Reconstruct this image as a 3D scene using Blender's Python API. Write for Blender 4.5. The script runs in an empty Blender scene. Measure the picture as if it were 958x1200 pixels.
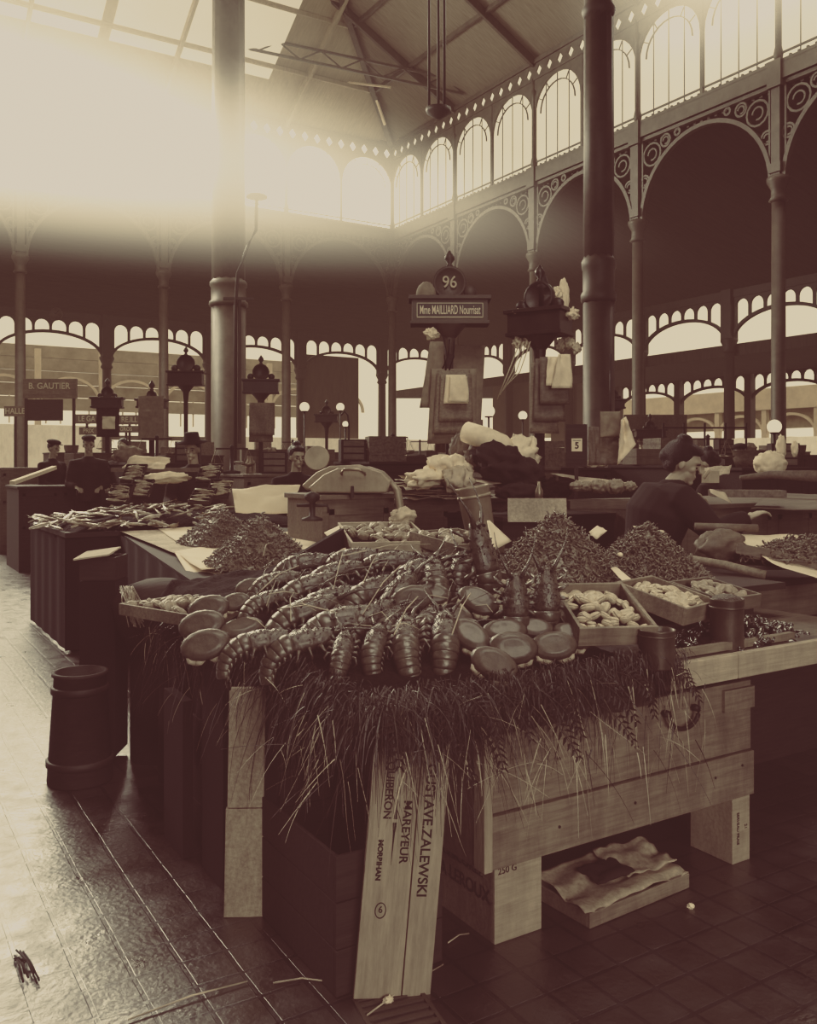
import bpy, math, random
from mathutils import Vector, Matrix, Euler, noise
R = math.radians
C = bpy.context.scene.collection
TH = R(31.7); CH = 1.5; F = 1050.0; CX = 479.0; CY = 545.0
SN, CS = math.sin(TH), math.cos(TH)
YAW = -31.7                      # heading 0 = to the right of the view, 90 = away from it
def W(px, d, z):
    r = (px - CX) / F * d
    return Vector((d*SN + r*CS, d*CS - r*SN, z))
def U(px, py, z):                # point at height z seen at px, py
    return W(px, (CH - z) * F / (py - CY), z)
def ZP(py, d): return CH - (py - CY) * d / F
def PT(px, py, d): return W(px, d, ZP(py, d))
rnd = random.Random(7)

# ---------------------------------------------------------------- mesh builder
class MB:
    def __init__(s): s.v = []; s.f = []; s.sm = []
    def add(s, vs, fs, M=None, smooth=False):
        o = len(s.v)
        for p in vs:
            p = Vector(p)
            s.v.append(M @ p if M is not None else p)
        for f in fs: s.f.append(tuple(i + o for i in f)); s.sm.append(smooth)
        return s
    def box(s, c, d, M=None):
        x, y, z = c; a, b, e = d[0]/2, d[1]/2, d[2]/2
        vs = [(x+i*a, y+j*b, z+k*e) for i in (-1, 1) for j in (-1, 1) for k in (-1, 1)]
        return s.add(vs, [(0,1,3,2),(4,6,7,5),(0,4,5,1),(2,3,7,6),(0,2,6,4),(1,5,7,3)], M)
    def b2(s, x0, x1, y0, y1, z0, z1, M=None):
        return s.box(((x0+x1)/2, (y0+y1)/2, (z0+z1)/2), (x1-x0, y1-y0, z1-z0), M)
    def bar(s, p, q, w, h=None, up=(0, 0, 1)):
        p = Vector(p); q = Vector(q); h = h or w; d = q - p; L = d.length
        x = d.normalized(); u = Vector(up)
        if abs(x.dot(u)) > .98: u = Vector((0, 1, 0))
        y = u.cross(x).normalized(); z = x.cross(y)
        M = Matrix((x, y, z)).transposed().to_4x4(); M.translation = (p + q) / 2
        return s.box((0, 0, 0), (L, w, h), M)
    def loft(s, rings, cap=True, smooth=True, M=None, closed=True):
        n = len(rings[0]); vs = [p for r in rings for p in r]; fs = []
        for i in range(len(rings)-1):
            for j in range(n if closed else n-1):
                k = (j+1) % n
                fs.append((i*n+j, i*n+k, (i+1)*n+k, (i+1)*n+j))
        if cap and closed:
            fs.append(tuple(range(n-1, -1, -1))); m = (len(rings)-1)*n; fs.append(tuple(range(m, m+n)))
        return s.add(vs, fs, M, smooth)
    def tube(s, pts, r, n=6, M=None, up=(0, 0, 1), flat=1.0):
        pts = [Vector(p) for p in pts]; rings = []
        for i, p in enumerate(pts):
            t = (pts[min(i+1, len(pts)-1)] - pts[max(i-1, 0)]).normalized()
            u = Vector(up)
            if abs(t.dot(u)) > .97: u = Vector((1, 0, 0))
            a = u.cross(t).normalized(); b = t.cross(a)
            rr = r[i] if isinstance(r, (list, tuple)) else r
            if not isinstance(rr, (list, tuple)): rr = (rr, rr*flat)
            rings.append([p + a*rr[0]*math.cos(2*math.pi*j/n) + b*rr[1]*math.sin(2*math.pi*j/n) for j in range(n)])
        return s.loft(rings, M=M)
    def lathe(s, prof, n=16, M=None, smooth=True, flute=0):
        rings = [[(r*(1+flute*(j % 2))*math.cos(2*math.pi*j/n), r*(1+flute*(j % 2))*math.sin(2*math.pi*j/n), z) for j in range(n)] for r, z in prof]
        return s.loft(rings, smooth=smooth, M=M)
    def ell(s, c, r, M=None, n=12, m=8):
        rings = []
        for i in range(m+1):
            t = math.pi*i/m; q = max(math.sin(t), .02)
            rings.append([(c[0]+r[0]*q*math.cos(2*math.pi*j/n), c[1]+r[1]*q*math.sin(2*math.pi*j/n), c[2]-r[2]*math.cos(t)) for j in range(n)])
        return s.loft(rings, M=M)
    def prism(s, poly, t, M=None):           # poly in local XZ, thickness t along Y
        n = len(poly)
        vs = [(x, -t/2, z) for x, z in poly] + [(x, t/2, z) for x, z in poly]
        fs = [tuple(range(n)), tuple(range(2*n-1, n-1, -1))] + [(j, j+n, (j+1) % n + n, (j+1) % n) for j in range(n)]
        return s.add(vs, fs, M)
    def grid(s, fn, nu, nv, M=None, smooth=True):
        vs = [fn(i/nu, j/nv) for i in range(nu+1) for j in range(nv+1)]
        fs = [(i*(nv+1)+j, (i+1)*(nv+1)+j, (i+1)*(nv+1)+j+1, i*(nv+1)+j+1) for i in range(nu) for j in range(nv)]
        return s.add(vs, fs, M, smooth)
    def build(s, name, mat, parent=None, bev=0, solid=0, sub=0, remesh=0):
        me = bpy.data.meshes.new(name); me.from_pydata([tuple(p) for p in s.v], [], s.f)
        me.polygons.foreach_set('use_smooth', s.sm); me.validate(); me.update()
        o = bpy.data.objects.new(name, me); C.objects.link(o); me.materials.append(mat)
        if parent is not None: o.parent = parent
        if solid: m = o.modifiers.new('S', 'SOLIDIFY'); m.thickness = solid; m.offset = 0
        if remesh: m = o.modifiers.new('R', 'REMESH'); m.mode = 'VOXEL'; m.voxel_size = remesh; m.use_smooth_shade = True
        if bev: m = o.modifiers.new('B', 'BEVEL'); m.width = bev; m.segments = 2; m.limit_method = 'ANGLE'
        if sub: m = o.modifiers.new('D', 'SUBSURF'); m.levels = sub; m.render_levels = sub
        return o
def T(loc=(0, 0, 0), rot=(0, 0, 0), sc=1.0):
    M = Matrix.Translation(loc) @ Euler([R(a) for a in rot]).to_matrix().to_4x4()
    return M @ Matrix.Scale(sc, 4) if sc != 1.0 else M

def tag(o, label=None, cat=None, group=None, kind=None):
    if label: o['label'] = label
    if cat: o['category'] = cat
    if group: o['group'] = group
    if kind: o['kind'] = kind
    return o
def thing(name, label, cat, loc=(0, 0, 0), rz=0, group=None, rot=None, sc=1.0):
    o = bpy.data.objects.new(name, None); C.objects.link(o); o.empty_display_size = .1
    o.location = loc; o.rotation_euler = [R(a) for a in rot] if rot else (0, 0, R(rz)); o.scale = (sc,)*3
    return tag(o, label, cat, group)
def dup(root, loc, rot, label=None, group=None, sc=1.0):
    r = root.copy(); C.objects.link(r); r.location = loc; r.rotation_euler = [R(a) for a in rot]; r.scale = (sc,)*3
    if label: r['label'] = label
    if group: r['group'] = group
    for ch in list(KIDS.get(root.name, root.children)):
        c = ch.copy(); C.objects.link(c); c.parent = r
        for g in list(ch.children):
            if g.parent == ch:
                d = g.copy(); C.objects.link(d); d.parent = c
    return r
KIDS = {}
TRIM = [0]
def trim(mb, mat, **k):
    TRIM[0] += 1
    return tag(mb.build('trim_%d' % TRIM[0], mat, **k), kind='structure')

# ---------------------------------------------------------------- materials (sepia silver-print tones)
def tint(v, w=1.0):
    return (v, v*(1-.13*w), v*(1-.30*w), 1)
def mat(name, v, rough=.6, scale=6, amp=.35, bump=.15, streak=None, metal=0, spec=.5, emit=0, dirt=0, transl=0, coat=0):
    m = bpy.data.materials.new(name); m.use_nodes = True; n = m.node_tree.nodes; l = m.node_tree.links
    b = n['Principled BSDF']; b.inputs['Roughness'].default_value = rough; b.inputs['Metallic'].default_value = metal
    b.inputs['Specular IOR Level'].default_value = spec; b.inputs['Coat Weight'].default_value = coat
    tc = n.new('ShaderNodeTexCoord'); mp = n.new('ShaderNodeMapping'); l.new(tc.outputs['Object'], mp.inputs['Vector'])
    if streak: mp.inputs['Scale'].default_value = streak
    nz = n.new('ShaderNodeTexNoise'); nz.inputs['Scale'].default_value = scale; nz.inputs['Detail'].default_value = 6
    nz.inputs['Roughness'].default_value = .65; l.new(mp.outputs[0], nz.inputs['Vector'])
    cr = n.new('ShaderNodeValToRGB'); l.new(nz.outputs['Fac'], cr.inputs['Fac'])
    cr.color_ramp.elements[0].position = .3; cr.color_ramp.elements[1].position = .7
    cr.color_ramp.elements[0].color = tint(v*(1-amp)); cr.color_ramp.elements[1].color = tint(v*(1+amp))
    col = cr.outputs[0]
    if dirt:
        n2 = n.new('ShaderNodeTexNoise'); n2.inputs['Scale'].default_value = 4; n2.inputs['Detail'].default_value = 8
        n2.inputs['Roughness'].default_value = .75; m2_ = n.new('ShaderNodeMapping'); m2_.inputs['Scale'].default_value = (1.4, 1.4, .45); l.new(tc.outputs['Object'], m2_.inputs[0]); l.new(m2_.outputs[0], n2.inputs['Vector'])
        c2 = n.new('ShaderNodeValToRGB'); l.new(n2.outputs['Fac'], c2.inputs['Fac'])
        c2.color_ramp.elements[0].position = .36; c2.color_ramp.elements[1].position = .6
        c2.color_ramp.elements[0].color = (1-dirt,)*3+(1,); c2.color_ramp.elements[1].color = (1, 1, 1, 1)
        mx = n.new('ShaderNodeMixRGB'); mx.blend_type = 'MULTIPLY'; mx.inputs[0].default_value = 1
        l.new(col, mx.inputs[1]); l.new(c2.outputs[0], mx.inputs[2]); col = mx.outputs[0]
    l.new(col, b.inputs['Base Color'])
    if bump:
        bp = n.new('ShaderNodeBump'); bp.inputs['Strength'].default_value = bump; bp.inputs['Distance'].default_value = .02
        l.new(nz.outputs['Fac'], bp.inputs['Height']); l.new(bp.outputs[0], b.inputs['Normal'])
    if emit:
        l.new(col, b.inputs['Emission Color']); b.inputs['Emission Strength'].default_value = emit
    return m
def emis(name, v, amp=.05, scale=.4, w=.8):
    m = bpy.data.materials.new(name); m.use_nodes = True; n = m.node_tree.nodes; l = m.node_tree.links
    n.remove(n['Principled BSDF']); e = n.new('ShaderNodeEmission'); l.new(e.outputs[0], n['Material Output'].inputs[0])
    tc = n.new('ShaderNodeTexCoord'); nz = n.new('ShaderNodeTexNoise'); nz.inputs['Scale'].default_value = scale
    l.new(tc.outputs['Object'], nz.inputs[0]); cr = n.new('ShaderNodeValToRGB'); l.new(nz.outputs['Fac'], cr.inputs['Fac'])
    cr.color_ramp.elements[0].position = .35; cr.color_ramp.elements[1].position = .65
    cr.color_ramp.elements[0].color = tint(1-amp, w); cr.color_ramp.elements[1].color = tint(1, w)
    l.new(cr.outputs[0], e.inputs[0]); e.inputs[1].default_value = v
    m.cycles.emission_sampling = 'NONE'
    return m
M = {}
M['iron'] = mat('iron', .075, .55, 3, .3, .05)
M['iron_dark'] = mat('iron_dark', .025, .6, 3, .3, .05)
M['iron_pale'] = mat('iron_pale', .16, .6, 3, .3, .05)
M['steel'] = mat('steel', .30, .35, 20, .25, .03, metal=.6)
M['soot'] = mat('soot', .035, .9, 1.2, .4, .1, streak=(1, 8, 1))
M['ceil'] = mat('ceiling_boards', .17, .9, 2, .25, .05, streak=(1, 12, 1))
M['ceil_glare'] = mat('ceiling_boards_glare', .42, .9, 2, .15, .05, streak=(12, 1, 1))  # lighter copy of the boards, window glare put into the colour
M['plank'] = mat('weathered_plank', .26, .65, 5, .3, .2, streak=(1, 14, 14), dirt=.45)
M['plank_v'] = mat('weathered_plank_upright', .40, .65, 5, .25, .2, streak=(14, 14, 1), dirt=.35)
M['plank_new'] = mat('pale_plank', .46, .6, 5, .2, .15, streak=(1, 14, 14), dirt=.35)
M['plank_y'] = mat('crate_wood', .38, .65, 5, .3, .2, streak=(14, 1, 14), dirt=.4)
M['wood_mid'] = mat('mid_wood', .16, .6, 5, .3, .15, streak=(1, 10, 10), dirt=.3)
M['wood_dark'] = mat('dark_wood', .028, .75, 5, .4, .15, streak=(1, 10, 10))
M['table'] = mat('wet_table_wood', .05, .35, 4, .4, .2, streak=(1, 8, 8))
M['paper'] = mat('paper', .82, .8, 5, .06, .05)
M['paper_old'] = mat('old_paper', .50, .8, 8, .2, .1)
M['newsprint'] = mat('newsprint', .55, .8, 60, .25, .05, dirt=.45)
M['cloth'] = mat('white_cloth', .80, .9, 20, .1, .15)
M['cloth_mid'] = mat('grey_cloth', .24, .9, 15, .2, .2)
M['cloth_dark'] = mat('dark_cloth', .022, .9, 10, .3, .25)
M['black'] = mat('black_cloth', .014, .95, 10, .2, .1)
M['skin'] = mat('skin', .36, .5, 12, .1, .05)
M['hair'] = mat('hair', .014, .45, 60, .5, 1.0, streak=(3, 1, .4))
M['lob'] = mat('lobster_shell', .07, .25, 45, .6, .4, spec=.7, coat=.25)
M['lob_pale'] = mat('lobster_band', .10, .30, 30, .55, .25, spec=.7, coat=.25, dirt=.3)
M['crab'] = mat('crab_shell', .09, .42, 40, .3, .15, spec=.5, coat=.1, dirt=.2)
M['crab_pale'] = mat('crab_belly', .42, .4, 40, .35, .3, spec=.6)
M['shrimp'] = mat('shrimp_shell', .15, .35, 60, .5, .2, spec=.7)
M['shrimp_dk'] = mat('shrimp_mass', .07, .45, 90, .8, .8, spec=.6)
M['clam'] = mat('clam_shell', .50, .4, 50, .3, .2)
M['clam2'] = mat('clam_shell_dull', .30, .4, 50, .35, .2)
M['mussel'] = mat('mussel_shell', .03, .18, 20, .5, .1, spec=1.0, coat=.6)
M['fish'] = mat('fish_skin', .34, .28, 40, .5, .15, spec=.8)
M['weed'] = mat('seaweed', .014, .85, 50, .6, .6, spec=.1)
M['straw'] = mat('straw', .42, .5, 10, .5, 0)
M['grass'] = mat('wet_grass', .032, .45, 6, .6, 0)
M['tin'] = mat('tin', .10, .4, 15, .35, .1, metal=.4, dirt=.4)
M['wicker'] = mat('wicker', .14, .5, 30, .5, .4)
M['zinc'] = mat('zinc', .34, .45, 8, .2, .08, metal=.3, dirt=.2)
M['ink'] = mat('ink', .022, .8, 30, .5, 0)
M['gilt'] = mat('pale_lettering', .75, .6, 10, .1, 0)
M['sign'] = mat('sign_paint', .035, .45, 6, .3, .03)
M['left_shade'] = mat('shade_black', .01, .95, 10, .2, .1)  # near-black that puts the shade of the left side into the colour
M['wall_glow'] = mat('glowing_white_wall', .62, .9, 1.5, .12, .05, dirt=.15, emit=.55)  # wall emits, standing in for daylight falling on it
M['stone'] = mat('street_facade', .30, .9, 1, .25, .1)
M['stone_lt'] = mat('pale_facade_iron', .55, .9, 1, .15, .1)
M['blind'] = mat('brown_blind', .13, .9, 1, .15, .05, streak=(6, 1, 1))
M['glow_l'] = emis('bright_clerestory_glass', 2.2, w=.5)
M['glow_r'] = emis('clerestory_glass', 1.0, .12, .3)
M['glow_s'] = emis('roof_glare_glow', .75, .1, .3)
M['lamp'] = emis('milk_glass_lit', 1.0)

# wet tiled floor
def floor_mat():
    m = bpy.data.materials.new('wet_tiles'); m.use_nodes = True; n = m.node_tree.nodes; l = m.node_tree.links
    b = n['Principled BSDF']; tc = n.new('ShaderNodeTexCoord')
    nzw = n.new('ShaderNodeTexNoise'); nzw.inputs['Scale'].default_value = 2.5; l.new(tc.outputs['Object'], nzw.inputs[0])
    mw = n.new('ShaderNodeVectorMath'); mw.operation = 'MULTIPLY_ADD'; l.new(nzw.outputs['Color'], mw.inputs[0]); mw.inputs[1].default_value = (.012,)*3
    l.new(tc.outputs['Object'], mw.inputs[2])
    br = n.new('ShaderNodeTexBrick'); br.offset = 0; br.inputs['Scale'].default_value = 1
    br.inputs['Brick Width'].default_value = .14; br.inputs['Row Height'].default_value = .14; br.inputs['Mortar Size'].default_value = .008
    br.inputs['Mortar Smooth'].default_value = .2
    br.inputs['Color1'].default_value = tint(.018); br.inputs['Color2'].default_value = tint(.03); br.inputs['Mortar'].default_value = tint(.005)
    l.new(mw.outputs[0], br.inputs['Vector'])
    l.new(br.outputs['Color'], b.inputs['Base Color'])
    nz = n.new('ShaderNodeTexNoise'); nz.inputs['Scale'].default_value = 9; nz.inputs['Detail'].default_value = 6; l.new(tc.outputs['Object'], nz.inputs[0])
    mr = n.new('ShaderNodeMapRange'); mr.inputs['From Min'].default_value = .3; mr.inputs['From Max'].default_value = .7
    mr.inputs['To Min'].default_value = .26; mr.inputs['To Max'].default_value = .48; l.new(nz.outputs['Fac'], mr.inputs[0]); l.new(mr.outputs[0], b.inputs['Roughness'])
    b.inputs['Specular IOR Level'].default_value = 1.0; b.inputs['IOR'].default_value = 1.7
    ad = n.new('ShaderNodeMath'); ad.operation = 'MULTIPLY_ADD'; l.new(br.outputs['Fac'], ad.inputs[0]); ad.inputs[1].default_value = -1.2
    nf = n.new('ShaderNodeTexNoise'); nf.inputs['Scale'].default_value = 45; nf.inputs['Detail'].default_value = 4; l.new(tc.outputs['Object'], nf.inputs[0])
    l.new(nf.outputs['Fac'], ad.inputs[2])
    bp = n.new('ShaderNodeBump'); bp.inputs['Strength'].default_value = .42; bp.inputs['Distance'].default_value = .007
    l.new(ad.outputs[0], bp.inputs['Height']); l.new(bp.outputs[0], b.inputs['Normal'])
    return m
M['floor'] = floor_mat()
WORLD=1.0; LF=5500; LR=900; LT=330; LS=300; HZ=.12; HZ2=.07
# ================================================================ THE HALL
GX, GY = 5.2, 4.98
XR, YL = 20.66, 34.85            # right clerestory wall and far clerestory wall of the nave
XO, YO = 31.3, 45.2              # outer walls
tag(MB().b2(-16, 62, -8, 75, -.1, 0).build('floor', M['floor']), kind='structure')
ORD = ['first', 'second', 'third', 'fourth', 'fifth', 'sixth', 'seventh', 'eighth', 'ninth', 'tenth']

def nave_col(x, y, label, ztop=15.3):
    t = thing('iron_column', label, 'column', (x, y, 0), group='slender columns of the nave arcade')
    s = MB(); s.lathe([(.30, 0), (.30, .5), (.22, .6), (.19, .8), (.165, 8.5)], 16, flute=.06); s.build('shaft', M['iron'], t)
    c = MB(); c.lathe([(.17, 8.4), (.25, 8.45), (.19, 8.55), (.19, 8.75), (.30, 8.95), (.30, 9.05), (.2, 9.1)], 16); c.build('capital', M['iron'], t)
    u = MB(); u.box((0, 0, 10.3), (.26, .26, 2.5)); u.box((0, 0, 11.75), (.42, .42, .7)); u.box((0, 0, 9.3), (.36, .36, .25))
    u.build('upper_post', M['iron'], t)
    p = MB(); p.lathe([(.1, 12.1), (.13, 12.3), (.09, 12.5), (.09, 14.6), (.15, 14.8), (.08, 14.9), (.08, ztop)], 10); p.build('mullion_shaft', M['iron'], t)
    return t
ys = [YL - GY*k for k in range(0, 8)]
xs = [XR - GX*k for k in range(1, 7)]
for k, y in enumerate(ys):
    nave_col(XR, y, 'slender iron column at the far corner of the nave' if k == 0 else 'slender iron column under the right clerestory, %s from the far corner' % ORD[k-1])
for k, x in enumerate(xs):
    nave_col(x, YL, 'slender iron column under the glaring far clerestory, %s from the nave corner' % ORD[k])

def arc_strip(mb, cx, cz, r, a0, a1, w, t, P, n=18, ry=None):
    ry = ry or r
    for i in range(n):
        a, b = a0 + (a1-a0)*i/n, a0 + (a1-a0)*(i+1)/n
        q = [(cx+r*math.cos(a), cz+ry*math.sin(a)), (cx+r*math.cos(b), cz+ry*math.sin(b)),
             (cx+(r+w)*math.cos(b), cz+(ry+w)*math.sin(b)), (cx+(r+w)*math.cos(a), cz+(ry+w)*math.sin(a))]
        mb.prism(q, t, P)
def bay_matrix(axis, a, other):   # local x runs along the wall from a, local y across it
    if axis == 'x': return Matrix.Translation((a, other, 0))
    return Matrix.Translation((other, a, 0)) @ Euler((0, 0, R(90))).to_matrix().to_4x4()
def nave_arch(P, L):
    m = MB(); r = L/2 - .25
    arc_strip(m, L/2, 8.95, r, 0, math.pi, .12, .16, P, 24)
    for sx in (0, 1):                                   # scroll work in the spandrels
        for (u, z, q) in ((.62, 10.95, .36), (1.15, 11.22, .2), (.32, 10.2, .2), (1.6, 11.33, .12)):
            cx = u if sx == 0 else L-u
            arc_strip(m, cx, z, q-.05, 0, 2*math.pi, .06, .08, P, 14)
            arc_strip(m, cx, z, q*.4, 0, 2*math.pi*.8, .05, .06, P, 10)
        x = .24 if sx == 0 else L-.24
        m.box((x, 0, 10.2), (.06, .1, 2.6), P)
    m.box((L/2, 0, 11.5), (L, .14, .1), P)
    trim(m, M['iron'])
def entab(P, L):
    m = MB(); m.box((L/2, 0, 11.78), (L, .3, .42), P); m.box((L/2, -.1, 12.03), (L, .5, .1), P)
    for i in range(int(L/.25)): m.box((.12+i*.25, -.14, 11.5), (.09, .05, .2), P)
    for i in range(int(L/.25)): m.box((.12+i*.25, 0, 12.13), (.06, .06, .12), P)
    trim(m, M['iron'])
WIN = [0]
def clerestory(P, L, glass, sgn):
    WIN[0] += 1
    w = tag(bpy.data.objects.new('window_%d' % WIN[0], None), kind='structure'); C.objects.link(w)
    m = MB(); z0, z1, zt = 12.08, 14.55, 15.25
    hw = L/2
    for k in range(2):
        x0 = k*hw + .06; x1 = (k+1)*hw - .06; cx = (x0+x1)/2; r = (x1-x0)/2
        N = 14                                           # plate with an arched opening
        for i in range(N):
            a, b = math.pi*i/N, math.pi*(i+1)/N
            pa = (cx+r*math.cos(a), z1-.6+1.15*r*math.sin(a)*.85); pb = (cx+r*math.cos(b), z1-.6+1.15*r*math.sin(b)*.85)
            m.prism([pa, (pa[0], zt), (pb[0], zt), pb], .08, P)
        for q in range(1, 4): m.box((x0+(x1-x0)*q/4, 0, (z0+zt)/2-.1), (.02, .03, zt-z0-.2), P)
        arc_strip(m, cx, z1-.6, r*.74, 0, math.pi, .03, .05, P, 14, ry=r*.72)
        for a in (30, 60, 90, 120, 150):
            a = R(a); m.bar(P @ Vector((cx+r*.74*math.cos(a), 0, z1-.6+r*.72*math.sin(a))), P @ Vector((cx+r*.97*math.cos(a), 0, z1-.6+r*.95*math.sin(a))), .03)
    m.box((hw, 0, (z0+zt)/2), (.1, .1, zt-z0), P)
    m.box((L/2, 0, 12.3), (L, .05, .05), P)
    # pierced frieze
    n = 9; cw = L/n; h = .55
    for i in range(n):
        a = i*cw; cx = a+cw/2; zc = zt+h/2; s1, s2 = .15, .21
        for sx in (-1, 1):
            for sz in (-1, 1):
                m.prism([(cx+sx*cw/2, zc+sz*h/2), (cx, zc+sz*h/2), (cx, zc+sz*s2), (cx+sx*s1, zc), (cx+sx*cw/2, zc)][::sx*sz], .06, P)
    m.box((L/2, 0, zt+h+.08), (L, .2, .16), P); m.box((L/2, 0, zt), (L, .14, .08), P)
    m.build('frame', M['iron'], w)
    g = MB(); g.box((L/2, sgn*.12, 14.0), (L-.04, .02, 3.9), P); g.build('pane', glass, w)
for k in range(7):
    P = bay_matrix('y', ys[k+1], XR); L = GY
    nave_arch(P, L); entab(P, L); clerestory(P, L, M['glow_r'], -1)
for k in range(6):
    P = bay_matrix('x', XR - GX*(k+1), YL); L = GX
    nave_arch(P, L); entab(P, L); clerestory(P, L, M['glow_l'], 1)

# roofs
def quad(name, pts, m, kind='structure', solid=.05):
    o = MB().add(pts, [(0, 1, 2, 3)]).build(name, m, solid=solid); return tag(o, kind=kind)
X0, Y0 = -14.0, -7.0
quad('ceiling.001', [(XR, Y0, 11.6), (XO+.3, Y0, 8.75), (XO+.3, YO+.3, 8.75), (XR, YL, 11.6)], M['soot'])
quad('ceiling.002', [(X0, YL, 11.6), (XR, YL, 11.6), (XO+.3, YO+.3, 8.75), (X0, YO+.3, 8.75)], M['soot'])
H = 6.5; zr = 16.0; zh = zr + H*.55
quad('ceiling.003', [(XR+.1, Y0, zr), (XR+.1, YL+.1, zr), (XR-H, YL-H, zh), (XR-H, Y0, zh)], M['ceil'])
quad('ceiling.004', [(X0, YL+.1, zr), (XR+.1, YL+.1, zr), (XR-H, YL-H, zh), (X0, YL-H, zh)], M['ceil_glare'])
quad('ceiling.005', [(X0, Y0, zh), (XR-H, Y0, zh), (XR-H, YL-H, zh), (X0, YL-H, zh)], M['ceil'])
g = MB()                                                 # glowing strip added on the far slope for the glare there
for i in range(4):
    x0 = X0+2 + i*6.6; x1 = x0+6.2
    g.add([(x0, YL-1.6, zr+.85), (x1, YL-1.6, zr+.85), (x1, YL-5.4, zr+2.94), (x0, YL-5.4, zr+2.94)], [(0, 1, 2, 3)])
o = bpy.data.objects.new('window_50', None); C.objects.link(o); tag(o, kind='structure'); g.build('pane', M['glow_s'], o)
# rafters, hip and tie rods
fp = MB(); hp = MB(); hp.bar((XR, YL, zr-.1), (XR-H, YL-H, zh-.15), .22, .3)
for k in range(7):
    y = ys[k]; hp.bar((XR, y, zr-.15), (XR-H, y, zh-.2), .12, .3)
for k in range(6):
    x = XR - GX*k; fp.bar((x, YL, zr-.15), (x, YL-H, zh-.2), .12, .3)
for s in (2.2, 4.4):
    hp.bar((XR-s, Y0, zr+s*.55-.1), (XR-s, YL-s, zr+s*.55-.1), .1, .16); fp.bar((X0, YL-s, zr+s*.55-.1), (XR-s, YL-s, zr+s*.55-.1), .1, .16)
trim(hp, M['iron']); trim(fp, M['ceil_glare'])  # far rafters share the glare-paled colour
tr = MB()                                                # lattice tie beam
a, b = Vector((XR-.3, YL-6, 16.1)), Vector((XR-9, YL-2, 17.6))
for dz in (0, .5): tr.bar(a+Vector((0, 0, dz)), b+Vector((0, 0, dz)), .09)
for i in range(12):
    p, q = a.lerp(b, i/12), a.lerp(b, (i+1)/12); tr.bar(p+Vector((0, 0, .5*(i % 2))), q+Vector((0, 0, .5*((i+1) % 2))), .05)
trim(tr, M['iron'])
rod = MB(); rod.bar((XR-1.2, YL-1.4, 16.2), (XR-3.6, YL-3.4, 18.3), .1); rod.bar((XR-2.2, YL-3.6, 16.8), (XR-3.6, YL-2.0, 17.3), .07)
trim(rod, M['cloth'])
for j, px in enumerate((503, 514, 521)):
    p = W(px, 22, 0); o = MB(); o.tube([(p.x, p.y, 10.2), (p.x, p.y, 14.5), (p.x, p.y, 19.2)], .035, 6)
    if j == 1: o.lathe([(.05, 10.0), (.3, 10.15), (.32, 10.25), (.05, 10.35)], 12, Matrix.Translation((p.x, p.y, 0)))
    tag(o.build('hanging_rod', M['iron_dark']), ['thin iron rod hanging from the roof, left of three', 'iron rod ending in a small disc, hanging between two plain ones', 'thin iron rod hanging from the roof, right of three'][j], 'rod', 'rods hanging from the nave roof')

# outer walls
def outer_col(x, y, label):
    t = thing('outer_column', label, 'column', (x, y, 0), group='dark columns of the outer wall')
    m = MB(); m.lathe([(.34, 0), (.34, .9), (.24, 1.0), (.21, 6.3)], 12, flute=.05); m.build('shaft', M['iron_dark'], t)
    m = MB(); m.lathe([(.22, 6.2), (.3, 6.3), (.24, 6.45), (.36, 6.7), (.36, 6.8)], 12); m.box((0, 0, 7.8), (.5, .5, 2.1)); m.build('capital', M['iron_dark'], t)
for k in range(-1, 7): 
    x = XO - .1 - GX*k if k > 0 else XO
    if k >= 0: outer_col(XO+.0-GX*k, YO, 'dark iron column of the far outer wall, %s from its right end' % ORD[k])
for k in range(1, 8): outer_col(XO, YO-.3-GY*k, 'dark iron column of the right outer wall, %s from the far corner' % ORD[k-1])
def outer_bay(P, L, lo=False):
    m = MB(); zt = 8.5; n = 6; x0 = .3; x1 = L-.3; cw = (x1-x0)/n
    m.box((L/2, 0, 8.75), (L, .2, .5), P)
    for i in range(n):
        a = x0+i*cw+.06; b = x0+(i+1)*cw-.06; cx = (a+b)/2; r = (b-a)/2
        N = 8
        for q in range(N):
            t0, t1 = math.pi*q/N, math.pi*(q+1)/N
            pa = (cx+r*math.cos(t0), 8.1+r*math.sin(t0)); pb = (cx+r*math.cos(t1), 8.1+r*math.sin(t1))
            m.prism([pa, (pa[0], 8.6), (pb[0], 8.6), pb], .1, P)
    for i in range(n+1):
        x = x0+i*cw; u = (x-L/2)/(L/2-.2); zb = 6.75 + 1.1*math.sqrt(max(0, 1-u*u))
        m.box((x, 0, (8.6+zb)/2), (.12, .1, 8.6-zb), P)
    arc_strip(m, L/2, 6.7, L/2-.25, 0, math.pi, .14, .16, P, 22, ry=1.1)
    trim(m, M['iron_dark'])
for k in range(6): outer_bay(bay_matrix('x', XO-GX*(k+1), YO), GX)
for k in range(7): outer_bay(bay_matrix('y', YO-.3-GY*(k+1), XO), GY)
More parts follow.
